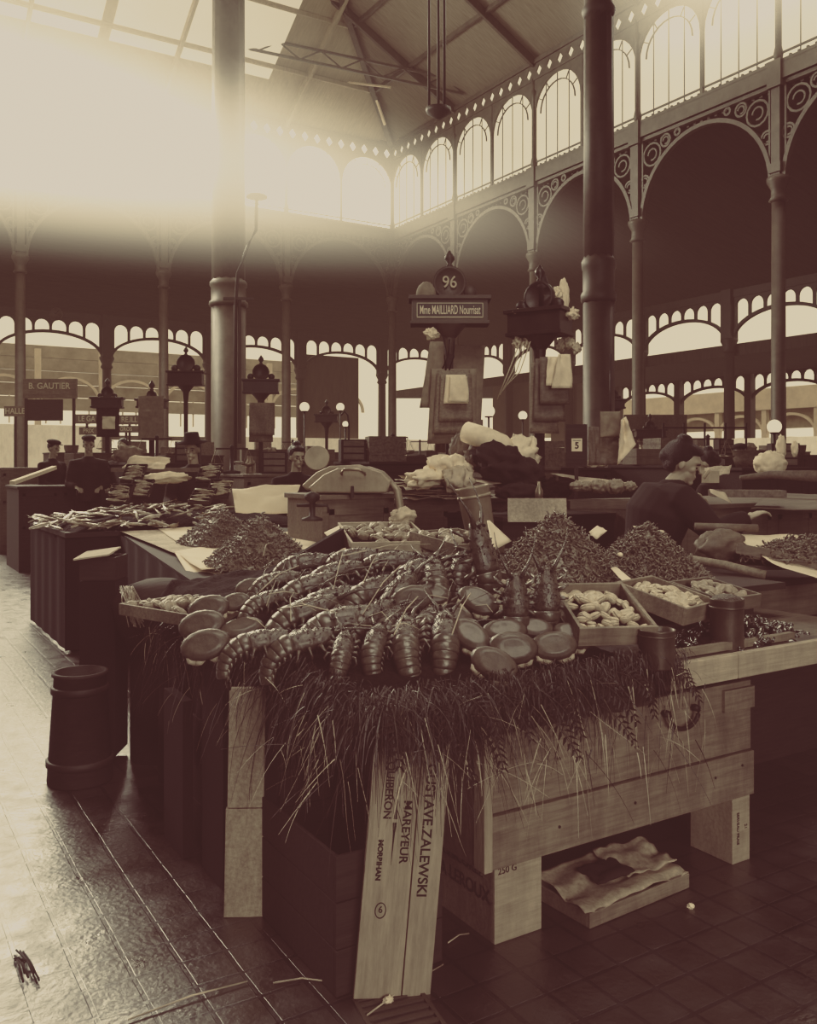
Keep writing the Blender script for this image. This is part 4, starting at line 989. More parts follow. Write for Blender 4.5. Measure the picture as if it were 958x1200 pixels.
# things hanging on the second post
hang('brown_sheet', 'long brown paper sheet hanging lowest on the second post', 'sheet', hp4(623, 425, 653, 508, 8.0, 0, 2), M['plank'], .015, 11)
hang('brown_sheet', 'broad brown sheet over the long one on the second post', 'sheet', hp4(628, 420, 660, 494, 7.95, 0, 3), M['wood_mid'], .015, 12)
hang('brown_sheet', 'dark brown sheet under the white papers on the second post', 'sheet', hp4(633, 418, 668, 474, 7.9, 0, 0), M['wood_mid'], .015, 13)
hang('white_sheet', 'crumpled white papers pinned high on the second post, left one', 'sheet', hp4(642, 418, 658, 452, 7.85, 0, 2), M['paper'], .025, 14)
hang('white_sheet', 'crumpled white papers pinned high on the second post, right one', 'sheet', hp4(652, 415, 667, 455, 7.82, 2, 5), M['cloth'], .03, 15)
for k in range(4):
    tag(MB().tube([PT(610+k*4, 400, 8.1), PT(596+k*4.5, 436, 8.1), PT(583+k*3.2, 468-k*5, 8.1)], .005, 5).build('cane', M['paper_old']), ['leftmost pale cane leaning under the boxy name board', 'second pale cane from the left under the boxy name board', 'third pale cane from the left under the boxy name board', 'rightmost pale cane leaning under the boxy name board'][k], 'cane', 'canes under the second name board')
for k, (x, y) in enumerate(((607, 402), (619, 401), (668, 402), (658, 404), (676, 408))):
    tag(lumpy((0, 0, 0), (.05, .03, .05), k*3, .5, 8).build('paper_tag', M['paper_old']), ['crumpled paper at the left under the boxy name board', 'crumpled paper behind the canes', 'crumpled paper above the pinned white papers', 'torn paper between the post and the white papers', 'crumpled paper at the right under the boxy name board'][k], 'paper').location = PT(x, y, 8.2)
# calendar board and hangings to the right
t = thing('calendar_board', 'dark hanging board with a white calendar leaf showing 5', 'calendar', PT(676, 547, 7.6), YAW)
MB().b2(-.09, .09, -.01, .01, 0, .36).build('board', M['wood_dark'], t); MB().b2(-.045, .045, -.016, -.011, .13, .24).build('leaf', M['paper'], t)
lettering('5', t, (0, -.0175, .178), (90, 0, 0), .075, M['ink'], 1, .002); lettering('VENDREDI', t, (0, -.0175, .222), (90, 0, 0), .015, M['ink'])
MB().b2(-.015, .015, -.01, .01, -1.4, 0).build('post', M['wood_dark'], t)
hang('canvas_bag', 'grey canvas bag hanging right of the calendar', 'bag', hp4(704, 482, 727, 512, 7.8), M['cloth_mid'], .03, 21)
hang('canvas_bag', 'long dark bag hanging under the grey canvas bag', 'bag', hp4(702, 508, 725, 545, 7.85), M['wood_mid'], .03, 22)
hang('white_cloth', 'white rag hanging in folds left of the woman', 'cloth', [tuple(PT(728, 492, 7.6)), tuple(PT(734, 488, 7.6)), tuple(PT(746, 520, 7.6)), tuple(PT(724, 545, 7.6))], M['cloth'], .05, 23)
tag(MB().tube([PT(716, 415, 7.9), PT(716, 512, 7.9)], .01, 6).build('thin_pole', M['iron_dark']), 'thin iron pole carrying the grey canvas bag', 'pole')
hang('sack_sheet', 'dark sack slung on the pillar foot right of the calendar', 'sack', hp4(690, 500, 703, 545, 7.7), M['wood_mid'], .03, 24)

# paper pile counter
t, p, w_ = cab('paper_counter', 'brown counter heaped with old paper under the Mailliard board', 'counter', 470, 640, 586, 7.0, 1.4, M['wood_mid'])
for k in range(16):
    px = rnd.uniform(478, 548); py = 583-k*.55; d = 7.0+rnd.uniform(.05, .25); c = PT(px, py, d); a = rnd.uniform(-.6, .6); L, W_ = rnd.uniform(.22, .36), rnd.uniform(.12, .2)
    u = Vector((math.cos(a+R(YAW)), math.sin(a+R(YAW)), 0)); v = Vector((-u.y, u.x, 0)); z = p.z+.01+k*.011
    c.z = z
    sheet('old_paper', 'worn sheet in the heap of old newspapers on the brown counter', 'newspaper', [c-u*L-v*W_, c+u*L-v*W_, c+u*L+v*W_, c-u*L+v*W_], .03, M[['paper_old', 'newsprint', 'cloth_mid'][k % 3]], k+30, 8, group='old newspapers heaped on the brown counter')
z = p.z
tag(lumpy((0, 0, 0), (.20, .14, .13), 31, .35, 18).build('white_cloth', M['cloth']), 'large crumpled white cloth lying on the heap of old papers', 'cloth').location = PT(525, 551, 7.1)
tag(lumpy((0, 0, 0), (.15, .10, .07), 33, .4, 14).build('white_cloth', M['cloth']), 'rolled white cloth left on the heap of old papers', 'cloth').location = PT(497, 562, 6.95)
tag(lumpy((0, 0, 0), (.12, .10, .10), 37, .4, 14).build('white_cloth', M['paper_old']), 'greyish folded cloth at the front of the crumpled white one', 'cloth').location = PT(537, 562, 6.9)
o = MB().tube([PT(546, 506, 7.2), PT(570, 514, 7.1), PT(590, 522, 7.1), PT(600, 527, 7.1)], [.085, .09, .085, .05], 12).build('cloth_roll', M['cloth']); tag(o, 'long white cloth roll slanting above the dark clothes heap', 'cloth')
tag(lumpy((0, 0, 0), (.15, .06, .14), 41, .4, 16, Mx=T(rot=(0, 35, YAW))).build('cloth_tail', M['cloth']), 'loose white end of cloth hanging from the long roll', 'cloth').location = PT(610, 533, 7.1)
tag(lumpy((0, 0, 0), (.30, .2, .16), 43, .35, 22, 3, Mx=T(rot=(0, 28, YAW))).build('clothes_heap', M['cloth_dark']), 'dark heap of clothes below the long white roll', 'clothes').location = PT(598, 550, 7.05)
tag(lumpy((0, 0, 0), (.12, .1, .1), 44, .3, 12).build('brown_bag', M['wood_mid']), 'brown paper bag between the white cloth and the dark clothes', 'bag').location = PT(560, 537, 7.2)
tag(lumpy((0, 0, 0), (.17, .1, .07), 46, .3, 12, Mx=T(rot=(0, 0, YAW))).build('soft_bag', M['cloth_dark']), 'dark soft bag lying right on the brown counter', 'bag').location = PT(610, 577, 6.8)
tag(lumpy((0, 0, 0), (.1, .08, .14), 47, .3, 12).build('brown_bag', M['wood_mid']), 'brown sack standing behind the crumpled white cloth', 'bag').location = PT(540, 528, 7.4)
o = thing('zinc_pail', 'pale zinc pail leaning behind the big dark lobster', 'pail', PT(563, 622, 5.4), rot=(0, -10, YAW))
MB().lathe([(.085, 0), (.09, .01), (.10, .26), (.105, .27), (.095, .27), (.08, .02)], 24).build('body', M['zinc'], o); MB().lathe([(.101, .2), (.106, .21), (.101, .22)], 24).build('band', M['zinc'], o)
tag(MB().b2(-.17, .17, -.01, .01, 0, .14, T(rot=(-12, 0, YAW-3))).build('printed_board', M['plank_y']), 'grey board with faint print leaning behind the tall shrimp heap', 'board').location = PT(630, 612, 5.2)
tag(MB().lathe([(.03, 0), (.03, .08), (.012, .12), (.012, .15)], 12).build('glass_jar', M['steel']), 'small shining jar on the right end of the brown counter', 'jar').location = PT(632, 588, 6.6)

# domed zinc box
t = thing('domed_box', 'pale zinc box with a domed lid and loop handle behind the shrimp heaps', 'box', PT(413, 578, 6.2), YAW-4)
P1 = [(-.27, 0), (-.31, .035), (-.20, .13), (-.10, .175), (.10, .185), (.20, .15), (.27, .08), (.24, 0)]
m = MB(); m.prism(P1, .26, Matrix.Translation((0, .13, 0))); m.build('domed_lid', M['zinc'], t, bev=.012)
m = MB(); m.prism([(x*1.0-.10, z_*1.02) for x, z_ in P1], .16, Matrix.Translation((0, .36, .01))); m.build('rear_lid', M['zinc'], t, bev=.012)
MB().tube([(-.07, .0, .13), (-.07, -.03, .14), (-.055, -.04, .165), (.055, -.04, .165), (.09, -.03, .14), (.09, 0, .13)], .009, 8).build('handle', M['steel'], t)
MB().b2(-.007, .012, -.02, .0, -.03, .05).build('hasp', M['iron_dark'], t)
MB().tube([(.24, .1, .09), (.31, .08, .02), (.33, .05, -.12), (.33, .04, -.30)], [.02, .028, .03, .028], 8).build('curved_strap', M['zinc'], t)
t2, p, w_ = cab('scale_cabinet', 'low mid-brown cabinet carrying the domed zinc box', 'cabinet', 378, 462, 580, 6.15, .6, M['wood_mid'])
t = thing('brass_cock', 'dark cast fitting with a tap left of the low brown cabinet', 'fitting', PT(366, 610, 5.9), YAW)
MB().lathe([(.07, 0), (.07, .015), (.02, .03), (.02, .12), (.05, .14), (.05, .17), (.015, .19)], 12).build('body', M['iron_dark'], t); MB().tube([(-.1, 0, .1), (.1, 0, .1), (.11, 0, .05)], .012, 6).build('tap', M['iron_dark'], t)
tag(lumpy((0, 0, 0), (.08, .05, .05), 52, .35, 10).build('paper_bag', M['paper_old']), 'crumpled printed paper bag behind the central clam box', 'bag').location = PT(472, 606, 5.12)
tag(MB().lathe([(.001, -.02), (.10, -.02), (.105, 0), (.10, .02), (.001, .02)], 24, smooth=False, M=T(rot=(80, 0, YAW))).build('round_dial', M['zinc']), 'round pale dial of a scale left behind the domed box', 'dial').location = PT(372, 537, 7.4)
sheet('cream_sheet', 'wide cream paper sheet standing behind the farther shrimp heap', 'paper', [tuple(PT(272, 572, 7.4)), tuple(PT(352, 566, 7.4)), tuple(PT(340, 602, 7.1)), tuple(PT(276, 600, 7.2))], .03, M['paper'], 61)
sheet('paper_sheet', 'small white paper corner right of the nearer shrimp heap', 'paper', [tuple(PT(380, 624, 4.9)), tuple(PT(398, 616, 4.9)), tuple(PT(399, 622, 4.8)), tuple(PT(386, 632, 4.8))], .004, M['paper'], 62, 6)
tag(MB().bar(PT(300, 692, 3.85), PT(402, 630, 4.75), .02, .10).build('dark_board', M['black']), 'dark sloping side board between the shrimp papers and the lobsters', 'board')

# second counter row behind the tall heaps
t, p, w_ = cab('fish_counter', 'dark long counter behind the tall shrimp heap', 'counter', 590, 765, 606, 6.6, .8, M['wood_dark'], panel=False)
for k, (px, r_, ph) in enumerate(((676, .05, 'leftmost'), (688, .05, 'second'), (702, .065, 'roundest'), (722, .07, 'long pale'), (739, .045, 'rightmost'))):
    tag(lumpy((0, 0, 0), (r_*1.2, r_, r_*.8), 70+k, .25, 10).build('shellfish_lump', M['clam2']), '%s shell lump on the dark long counter' % ph, 'shellfish', 'shells on the dark counter').location = PT(px, 570, 6.9)
o = crate('flat_box', 'flat open box along the dark long counter', 'box', PT(708, 596, 6.9), .62, .30, .07, YAW+6, M['wood_mid'])
sheet('paper_sheet', 'white paper sheet over the far edge of the dark counter', 'paper', [tuple(PT(645, 555, 8.0)), tuple(PT(745, 566, 7.6)), tuple(PT(738, 575, 7.2)), tuple(PT(690, 566, 7.4))], .02, M['paper_old'], 63)
tag(lumpy((0, 0, 0), (.14, .1, .08), 75, .4, 12).build('weed_clump', M['weed']), 'dark clump of weed left of the shell lumps', 'seaweed').location = PT(650, 575, 7.0)

# right-hand counters
t, p, w_ = cab('side_counter', 'heavy counter at the right edge, brown front above a shadow-darkened body', 'counter', 812, 1010, 690, 4.25, .9, M['wood_dark'], z0=.0, panel=False)
MB().b2(.03, w_, -.015, -.001, p.z-.20, p.z-.036).build('front_board', M['wood_mid'], t)  # dark body below this board stands for shadow
t = thing('scoop_tray', 'dark tray of small shrimps on white paper at the right edge', 'tray', tuple(W(925, 4.5, .985)), YAW)
m = MB(); m.bar((-.27, -.02, .10), (.25, -.16, .0), .012, .05); m.build('front_board', M['wood_mid'], t)
MB().b2(-.22, .4, -.1, .28, 0, .015).build('bottom_board', M['wood_dark'], t)
sheet('paper_sheet', 'white paper sheet under the small shrimps at the right edge', 'paper', [tuple(PT(858, 626, 4.9)), tuple(PT(935, 627, 4.9)), tuple(PT(1000, 692, 4.2)), tuple(PT(905, 660, 4.3))], .008, M['paper'], 64)
heap('small shrimp heap', tuple(W(945, 4.55, 1.03)), .32, .20, .10, -31.7, 'low dark heap of small shrimps at the right edge', 'small brown shrimp at the right edge', 900, 0, 1.5)
tag(MB().tube([PT(812, 656, 4.5), PT(850, 662, 4.45), PT(898, 674, 4.35)], .022, 10).build('rounded_rail', M['plank']), 'rounded wooden rail in front of the dark sack at the right', 'rail')
tag(lumpy((0, 0, 0), (.16, .1, .085), 81, .2, 16).build('leather_sack', M['wood_mid']), 'brown leather sack lying below the woman arm', 'sack').location = PT(845, 640, 4.7)
tag(MB().tube([PT(815, 617, 4.9), PT(888, 619, 4.9)], .022, 10).build('round_pole', M['wood_mid']), 'thick round pole lying below the woman arm', 'pole')
t, p, w_ = cab('oyster_counter', 'broad worn counter behind the woman arm at the right', 'counter', 800, 1000, 592, 6.6, 1.3, M['wood_mid'])
sheet('zinc_sheet', 'worn flat zinc sheet covering the broad counter at the right', 'sheet', [tuple(PT(880, 595, 6.3)), tuple(PT(1000, 600, 6.2)), tuple(PT(1000, 578, 7.6)), tuple(PT(900, 578, 7.6))], .015, M['wood_mid'], 65)
t = crate('fish_basket', 'shallow woven basket behind the woman hand', 'basket', PT(875, 582, 6.5), .5, .28, .05, YAW-12, M['wicker'])
sheet('paper_sheet', 'stiff pale card tucked in front of the woven basket', 'paper', [tuple(PT(832, 573, 6.0)), tuple(PT(850, 577, 6.0)), tuple(PT(858, 590, 5.9)), tuple(PT(833, 578, 5.9))], .004, M['paper_old'], 66, 6)
sheet('newspaper', 'folded newspaper lying behind the face of the woman', 'newspaper', [tuple(PT(826, 548, 7.4)), tuple(PT(858, 545, 7.4)), tuple(PT(855, 556, 7.2)), tuple(PT(826, 558, 7.2))], .02, M['newsprint'], 67, 8)
tag(MB().b2(-.06, .06, -.04, .04, 0, .10).build('small_books', M['paper_old'], bev=.003), 'small stack of pale packets below the folded newspaper', 'packet').location = PT(833, 566, 7.2)
tag(lumpy((0, 0, 0), (.17, .12, .12), 85, .15, 22, 4).build('white_bundle', M['cloth']), 'pleated white cloth bundle lying on the broad counter', 'bundle').location = PT(903, 544, 8.0)
tag(lumpy((0, 0, 0), (.05, .04, .11), 86, .3, 12).build('white_rag', M['cloth']), 'small upright white rag behind the pleated bundle', 'cloth').location = PT(916, 524, 8.4)
tag(lumpy((0, 0, 0), (.035, .03, .07), 88, .3, 12).build('white_rag', M['cloth']), 'thin white rag right of the upright one', 'cloth').location = PT(932, 526, 8.4)
tag(MB().tube([PT(868, 560, 7.4), PT(905, 556, 7.4), PT(960, 558, 7.2)], [.02, .035, .05], 10).build('rolled_sack', M['wood_mid']), 'rolled brown sacking along the back of the broad counter', 'sack')

# left-hand fish stall
o = thing('fish_stall', 'dark draped fish stall standing along the left aisle', 'stall', (1.42, 7.5, 0))
MB().b2(0, 3.1, 0, 1.7, .92, .96).build('tabletop', M['wood_dark'], o)
MB().grid(lambda u, v: Vector((.01+.005*math.sin(u*30), u*1.7, .95-v*.93)), 40, 4).build('drape', M['black'], o)
MB().grid(lambda u, v: Vector((u*3.1, .01+.005*math.sin(u*60), .95-v*.93)), 80, 4).build('drape', M['black'], o)
for (x, y) in ((.1, .1), (3.0, .1), (.1, 1.6), (3.0, 1.6)): MB().b2(x-.04, x+.04, y-.04, y+.04, 0, .92).build('leg', M['wood_dark'], o)
def fish_mb():
    m = MB(); rr = []; 
    for i in range(11):
        u = i/10; x = -.12+.22*u; h = .026*math.sin(math.pi*min(1, .06+u*.98))**.7*(1-.45*u); h = max(h, .004)
        rr.append([(x, h*.5*math.cos(2*math.pi*j/10), h*math.sin(2*math.pi*j/10)) for j in range(10)])
    m.loft(rr); m.add([(.095, 0, 0), (.135, 0, .026), (.125, 0, 0), (.135, 0, -.026)], [(0, 1, 2, 3)]); m.add([(-.03, 0, .022), (0, 0, .04), (.03, 0, .018)], [(0, 1, 2)])
    return m
FI = fish_mb().build('fish', M['fish']); first = [True]
def put_fish(p, rot, label, group, s=1.0):
    o = FI if first[0] else FI.copy()
    if not first[0]: C.objects.link(o)
    first[0] = False; o.location = p; o.rotation_euler = [R(a) for a in rot]; o.scale = (s,)*3; tag(o, label, 'fish', group)
m = MB().grid(lambda u, v: Vector((1.45+u*2.2, 7.5+v*1.2, .955+.13*math.sin(math.pi*u)**.5*math.sin(math.pi*v)**.6+.02*noise.noise(Vector((u*9, v*9, 0))))), 40, 20); tag(m.build('seaweed_bed', M['weed']), 'dark weed bed under the loose fish of the left stall', 'seaweed', kind='stuff')
for k in range(190):
    px = rnd.uniform(40, 275); d = rnd.uniform(7.2, 8.6)
    q = W(px, d, 0)
    if q.y < 7.45 or q.x < 1.38: continue
    put_fish((q.x, q.y, .98+.13*math.sin(math.pi*min(1, max(0, (q.x-1.45)/2.2)))**.5*math.sin(math.pi*min(1, max(0, (q.y-7.5)/1.2)))**.6+rnd.uniform(0, .03)), (90+rnd.uniform(-40, 40), rnd.uniform(-20, 20), rnd.uniform(0, 360)), 'small shining fish heaped on the left fish stall', 'loose fish on the left stall', rnd.uniform(.8, 1.3))
FT = [(158, 556, 8.0, 50, 'tilted fish tray at the top left of the left fish stall'), (166, 574, 7.8, 50, 'tilted fish tray below the top left one'), (143, 580, 7.7, 55, 'tilted tray of long thin fish, leftmost'), (246, 556, 7.9, 50, 'tilted fish tray nearest the man in the dark hat'), (258, 574, 7.7, 50, 'tilted fish tray beside the cream paper'), (238, 583, 7.6, 35, 'low fish tray at the front of the left stall')]
for k, (px, py, d, ti, ph) in enumerate(FT):
    p = PT(px, py, d); rot = (ti, 0, YAW-10)
    crate('fish_tray', ph, 'tray', p, .20, .20, .03, 0, M['wood_dark'], rot=rot, group='tilted fish trays')
    Mx = Matrix.Translation(p) @ Euler([R(a) for a in rot]).to_matrix().to_4x4()
    for q in range(7):
        put_fish(Mx @ Vector((rnd.uniform(-.03, .03), -.07+.023*q, .025)), (rot[0]-90+rnd.uniform(-15, 15), rnd.uniform(-8, 8), YAW-10+rnd.choice((0, 180))+rnd.uniform(-12, 12)), 'small fish in the ' + ph, 'fish in the ' + ph, .72)
sheet('white_cloth', 'white cloth thrown behind the trays of the left fish stall', 'cloth', [tuple(PT(137, 552, 9)), tuple(PT(158, 533, 9)), tuple(PT(200, 537, 9)), tuple(PT(192, 550, 8.8))], .05, M['cloth'], 71)
tag(lumpy((0, 0, 0), (.20, .12, .05), 91, .4, 14).build('crumpled_paper', M['cloth']), 'crumpled white paper in the middle of the left fish stall', 'paper').location = PT(195, 560, 8.2)
tag(MB().b2(-.45, .45, -.06, .06, 0, .04, T(rot=(0, 0, YAW))).build('shelf_board', M['wood_mid']), 'brown shelf board behind the trays of the left stall', 'board').location = PT(185, 553, 8.9)
t, p, w_ = cab('side_table', 'low dark table beyond the left fish stall with a pale bar', 'table', 22, 118, 570, 12.5, 1.2, M['wood_dark'])
tag(MB().bar(PT(14, 566, 12.0), PT(64, 548, 13.2), .07, .05).build('pale_bar', M['cloth']), 'pale wooden bar slanting over the low dark table at the left', 'bar')
t, p, w_ = cab('box_counter', 'dark counter standing before the white wall at the left', 'counter', 0, 50, 548, 15, 1.0, M['wood_mid'])
# tub, bundles and boxes on the left side of the main stall
t = thing('tall_tub', 'dark tapering tub standing on the wet floor at the left', 'tub', U(94, 914, 0), 0)
MB().lathe([(.145, 0), (.15, .01), (.118, .50), (.128, .505), (.128, .52), (.112, .52), (.13, .03)], 28).build('body', M['wood_dark'], t)
for z_ in (.08, .42): MB().lathe([(.155-z_*.065, z_), (.16-z_*.065, z_+.005), (.16-z_*.065, z_+.03), (.153-z_*.065, z_+.035)], 28).build('hoop', M['iron_dark'], t)
t = thing('open_box', 'small open box with pale flap left of the dark basket', 'box', PT(122, 678, 4.6), YAW)
crate_mb(.18, .2, .12, .01).build('side_boards', M['wood_dark'], t); MB().b2(-.1, .08, -.10, .10, .13, .138, T(rot=(6, -8, 0))).build('flap', M['paper_old'], t)
MB().b2(-.09, .09, -.10, .10, -.88, -.002).build('stand', M['left_shade'], t)
t = thing('round_basket', 'dark round covered basket at the left end of the stall', 'basket', tuple(W(188, 4.62, .55)), 0)
MB().lathe([(.16, 0), (.23, .15), (.25, .26), (.2, .32), (.08, .36), (.001, .37)], 24).build('body', M['wood_dark'], t)
MB().lathe([(.15, -.55), (.15, 0)], 20).build('stand', M['left_shade'], t)
m = MB()
for i in range(60):
    a = PT(148+rnd.uniform(-9, 9), 690+rnd.uniform(-4, 4), 4.0); b = PT(160+rnd.uniform(-9, 9), 728+rnd.uniform(-8, 8), 3.9); mid = (a+b)/2 + Vector((rnd.uniform(-.02, .02), rnd.uniform(-.02, .02), .01)); m.tube([a, mid, b], .0022, 4)
tag(m.build('wicker_bundle', M['fish']), 'shining bundle of split wicker hanging at the left end of the stall', 'wicker', kind='stuff')
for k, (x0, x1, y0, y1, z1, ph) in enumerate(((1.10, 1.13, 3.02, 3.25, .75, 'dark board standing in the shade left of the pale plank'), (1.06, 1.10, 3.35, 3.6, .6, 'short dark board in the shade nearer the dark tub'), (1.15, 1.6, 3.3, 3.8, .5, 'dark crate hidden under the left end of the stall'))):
    if k < 2: tag(MB().b2(x0, x1, y0, y1, 0, z1).build('shade_board', M['left_shade'], bev=.003), ph, 'board')  # shade is put into the near-black colour of the boards
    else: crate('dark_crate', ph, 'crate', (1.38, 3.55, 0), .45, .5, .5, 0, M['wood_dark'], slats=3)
# litter on the floor
for k, (a, b, ph) in enumerate((((0, 1190), (95, 1150), 'x'), ((150, 1195), (290, 1150), 'long pale straw on the floor left of the lettered board'), ((320, 1152), (385, 1150), 'bent pale straw on the floor beside the lettered board'), ((430, 1190), (520, 1130), 'thin straw lying over the drain grating'), ((525, 1105), (550, 1094), 'short white splinter before the chicory crate'))):
    if k == 0: continue
    p, q = U(a[0], a[1], .006), U(b[0], b[1], .006)
    tag(MB().tube([p, (p+q)/2+Vector((.01, .01, .004)), q], .0025, 5).build('straw_stalk', M['straw']), ph, 'straw', 'stalks lying on the floor')
for k, (x, y, r_, ph) in enumerate(((810, 1062, .013, 'small pale pebble of ice on the dark floor at the right'), (455, 1172, .014, 'crumpled pale scrap at the foot of the lettered board'), (134, 845, .02, 'small white rag in the shade right of the dark tub'))):
    tag(lumpy((0, 0, 0), (r_, r_*.8, r_*.7), k, .4, 8).build('litter_scrap', M['paper']), ph, 'scrap').location = U(x, y, r_*.6)
m = MB()
for k in range(8):
    a = U(24+rnd.uniform(-8, 8), 1118+rnd.uniform(-10, 10), .008); b = U(36+rnd.uniform(-12, 12), 1140+rnd.uniform(-12, 12), .01); m.tube([a, (a+b)/2+Vector((0, 0, .01)), b], .003, 5)
tag(m.build('straw_wisp', M['ink']), 'dark wisp of straw on the bright wet tiles', 'straw', kind='stuff')
t = thing('drain_grating', 'iron drain grating in the floor before the lettered board', 'grating', U(470, 1192, 0), -10)
m = MB(); m.b2(-.10, .10, -.12, -.105, 0, .006); m.b2(-.10, .10, .105, .12, 0, .006); m.b2(-.10, -.088, -.105, .105, 0, .006); m.b2(.088, .10, -.105, .105, 0, .006)
for i in range(6): m.b2(-.088, .088, -.09+i*.034, -.078+i*.034, 0, .006)
m.build('frame', M['iron'], t)
# ================================================================ STALLS IN THE DEPTH OF THE HALL
def basket_mb(r, h):
    m = MB(); m.lathe([(r*.8, 0), (r*.95, h*.5), (r, h), (r*1.05, h*1.03), (r*.92, h*.98), (r*.75, .02)], 16); return m
def goods(kind, p, ph):
    rz = rnd.uniform(-20, 20)
    if kind == 'basket': tag(basket_mb(.2, .2).build('wicker_basket', M['wicker']), 'wicker basket on ' + ph, 'basket').location = p
    elif kind == 'crate': crate('wood_crate', 'slatted wooden crate on ' + ph, 'crate', p, .45, .3, .2, rz, M['wood_mid'], slats=2)
    elif kind == 'bundle':
        o = lumpy((0, 0, 0), (.2, .13, .13), rnd.uniform(0, 90), .35, 12).build('cloth_bundle', M['cloth_mid']); tag(o, 'grey cloth bundle on ' + ph, 'bundle'); o.location = p + Vector((0, 0, .1))
    elif kind == 'paper':
        o = lumpy((0, 0, 0), (.2, .13, .05), rnd.uniform(0, 90), .45, 12).build('crumpled_paper', M['paper_old']); tag(o, 'crumpled pale paper on ' + ph, 'paper'); o.location = p + Vector((0, 0, .04))
    elif kind == 'scale':
        t = thing('balance_scale', 'dark balance scale with two pans on ' + ph, 'scale', p, YAW+rz)
        MB().lathe([(.12, 0), (.12, .03), (.03, .05), (.02, .35), (.03, .37), (.001, .4)], 12).build('column', M['iron_dark'], t)
        MB().bar((-.22, 0, .34), (.22, 0, .34), .02).build('beam', M['iron_dark'], t)
        for s in (-1, 1):
            m = MB(); m.lathe([(.02, .1), (.09, .12), (.1, .14)], 14, Matrix.Translation((s*.22, 0, 0)))
            for a in range(3): m.bar((s*.22, 0, .34), (s*.22+.09*math.cos(a*2.1), .09*math.sin(a*2.1), .14), .004)
            m.build('pan', M['steel'], t)
    elif kind == 'box':
        t = thing('drawer_chest', 'dark little chest of drawers on ' + ph, 'chest', p, YAW+rz)
        MB().b2(-.17, .17, -.1, .1, 0, .3).build('carcass', M['wood_dark'], t, bev=.004)
        for i in range(3): MB().b2(-.14, .14, -.108, -.1, .03+i*.09, .10+i*.09).build('drawer', M['wood_mid'], t)
    elif kind == 'jar':
        tag(MB().lathe([(.06, 0), (.065, .02), (.065, .15), (.04, .19), (.04, .23), (.045, .24)], 14).build('stoneware_jar', M['zinc']), 'pale stoneware jar on ' + ph, 'jar').location = p
    elif kind == 'hamper':
        o = crate_mb(.5, .35, .34, .02, 4).build('wicker_hamper', M['wicker']); tag(o, 'tall square hamper on ' + ph, 'hamper'); o.location = p; o.rotation_euler.z = R(rz)
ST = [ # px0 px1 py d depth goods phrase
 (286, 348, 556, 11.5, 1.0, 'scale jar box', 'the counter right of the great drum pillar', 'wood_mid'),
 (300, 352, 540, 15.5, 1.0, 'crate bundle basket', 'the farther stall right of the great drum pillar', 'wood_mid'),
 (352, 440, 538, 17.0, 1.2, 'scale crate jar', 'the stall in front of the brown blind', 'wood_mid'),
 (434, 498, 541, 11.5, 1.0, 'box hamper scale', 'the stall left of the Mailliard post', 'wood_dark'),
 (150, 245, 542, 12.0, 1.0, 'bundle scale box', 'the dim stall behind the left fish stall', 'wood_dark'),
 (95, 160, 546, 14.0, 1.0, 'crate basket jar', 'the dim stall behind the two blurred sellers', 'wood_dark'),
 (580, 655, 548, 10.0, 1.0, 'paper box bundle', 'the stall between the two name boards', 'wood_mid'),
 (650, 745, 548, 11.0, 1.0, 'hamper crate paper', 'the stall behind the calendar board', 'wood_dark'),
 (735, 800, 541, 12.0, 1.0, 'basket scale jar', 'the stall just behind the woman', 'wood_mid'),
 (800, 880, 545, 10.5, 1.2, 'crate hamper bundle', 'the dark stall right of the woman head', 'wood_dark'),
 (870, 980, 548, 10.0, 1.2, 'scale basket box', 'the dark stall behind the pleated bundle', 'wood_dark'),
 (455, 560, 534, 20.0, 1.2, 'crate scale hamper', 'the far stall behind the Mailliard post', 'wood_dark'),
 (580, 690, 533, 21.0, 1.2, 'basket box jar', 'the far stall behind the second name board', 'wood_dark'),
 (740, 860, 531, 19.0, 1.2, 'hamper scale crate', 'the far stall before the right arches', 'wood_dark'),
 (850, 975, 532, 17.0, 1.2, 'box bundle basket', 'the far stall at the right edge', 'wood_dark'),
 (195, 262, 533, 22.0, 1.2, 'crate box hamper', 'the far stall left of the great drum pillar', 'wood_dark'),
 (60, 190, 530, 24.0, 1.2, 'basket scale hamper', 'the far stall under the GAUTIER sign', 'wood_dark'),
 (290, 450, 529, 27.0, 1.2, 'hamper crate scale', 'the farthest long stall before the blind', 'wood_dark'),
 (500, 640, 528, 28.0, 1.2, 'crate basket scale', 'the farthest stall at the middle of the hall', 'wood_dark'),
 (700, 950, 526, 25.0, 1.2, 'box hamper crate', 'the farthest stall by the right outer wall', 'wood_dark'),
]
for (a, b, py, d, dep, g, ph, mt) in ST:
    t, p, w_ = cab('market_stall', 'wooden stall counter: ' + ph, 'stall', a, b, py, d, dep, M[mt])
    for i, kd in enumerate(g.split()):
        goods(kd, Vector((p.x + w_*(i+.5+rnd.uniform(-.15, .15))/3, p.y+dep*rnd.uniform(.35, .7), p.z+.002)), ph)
# low railing by the right outer stalls
t = thing('iron_railing', 'thin iron railing in front of the right arches', 'railing', W(826, 16, 0), YAW)
m = MB()
for z_ in (1.75, 2.15): m.b2(-.75, .75, -.015, .015, z_, z_+.03)
m.build('rail', M['iron_dark'], t)
for i in range(5): MB().b2(-.75+i*.37, -.72+i*.37, -.015, .015, 0, 2.25).build('post', M['iron_dark'], t)
tag(MB().b2(-.7, .7, -.05, .05, 0, .95, T(rot=(0, 0, YAW))).build('slatted_screen', M['wood_mid']), 'brown slatted screen before the white parapet left of the woman head', 'screen').location = PT(768, 536, 20)
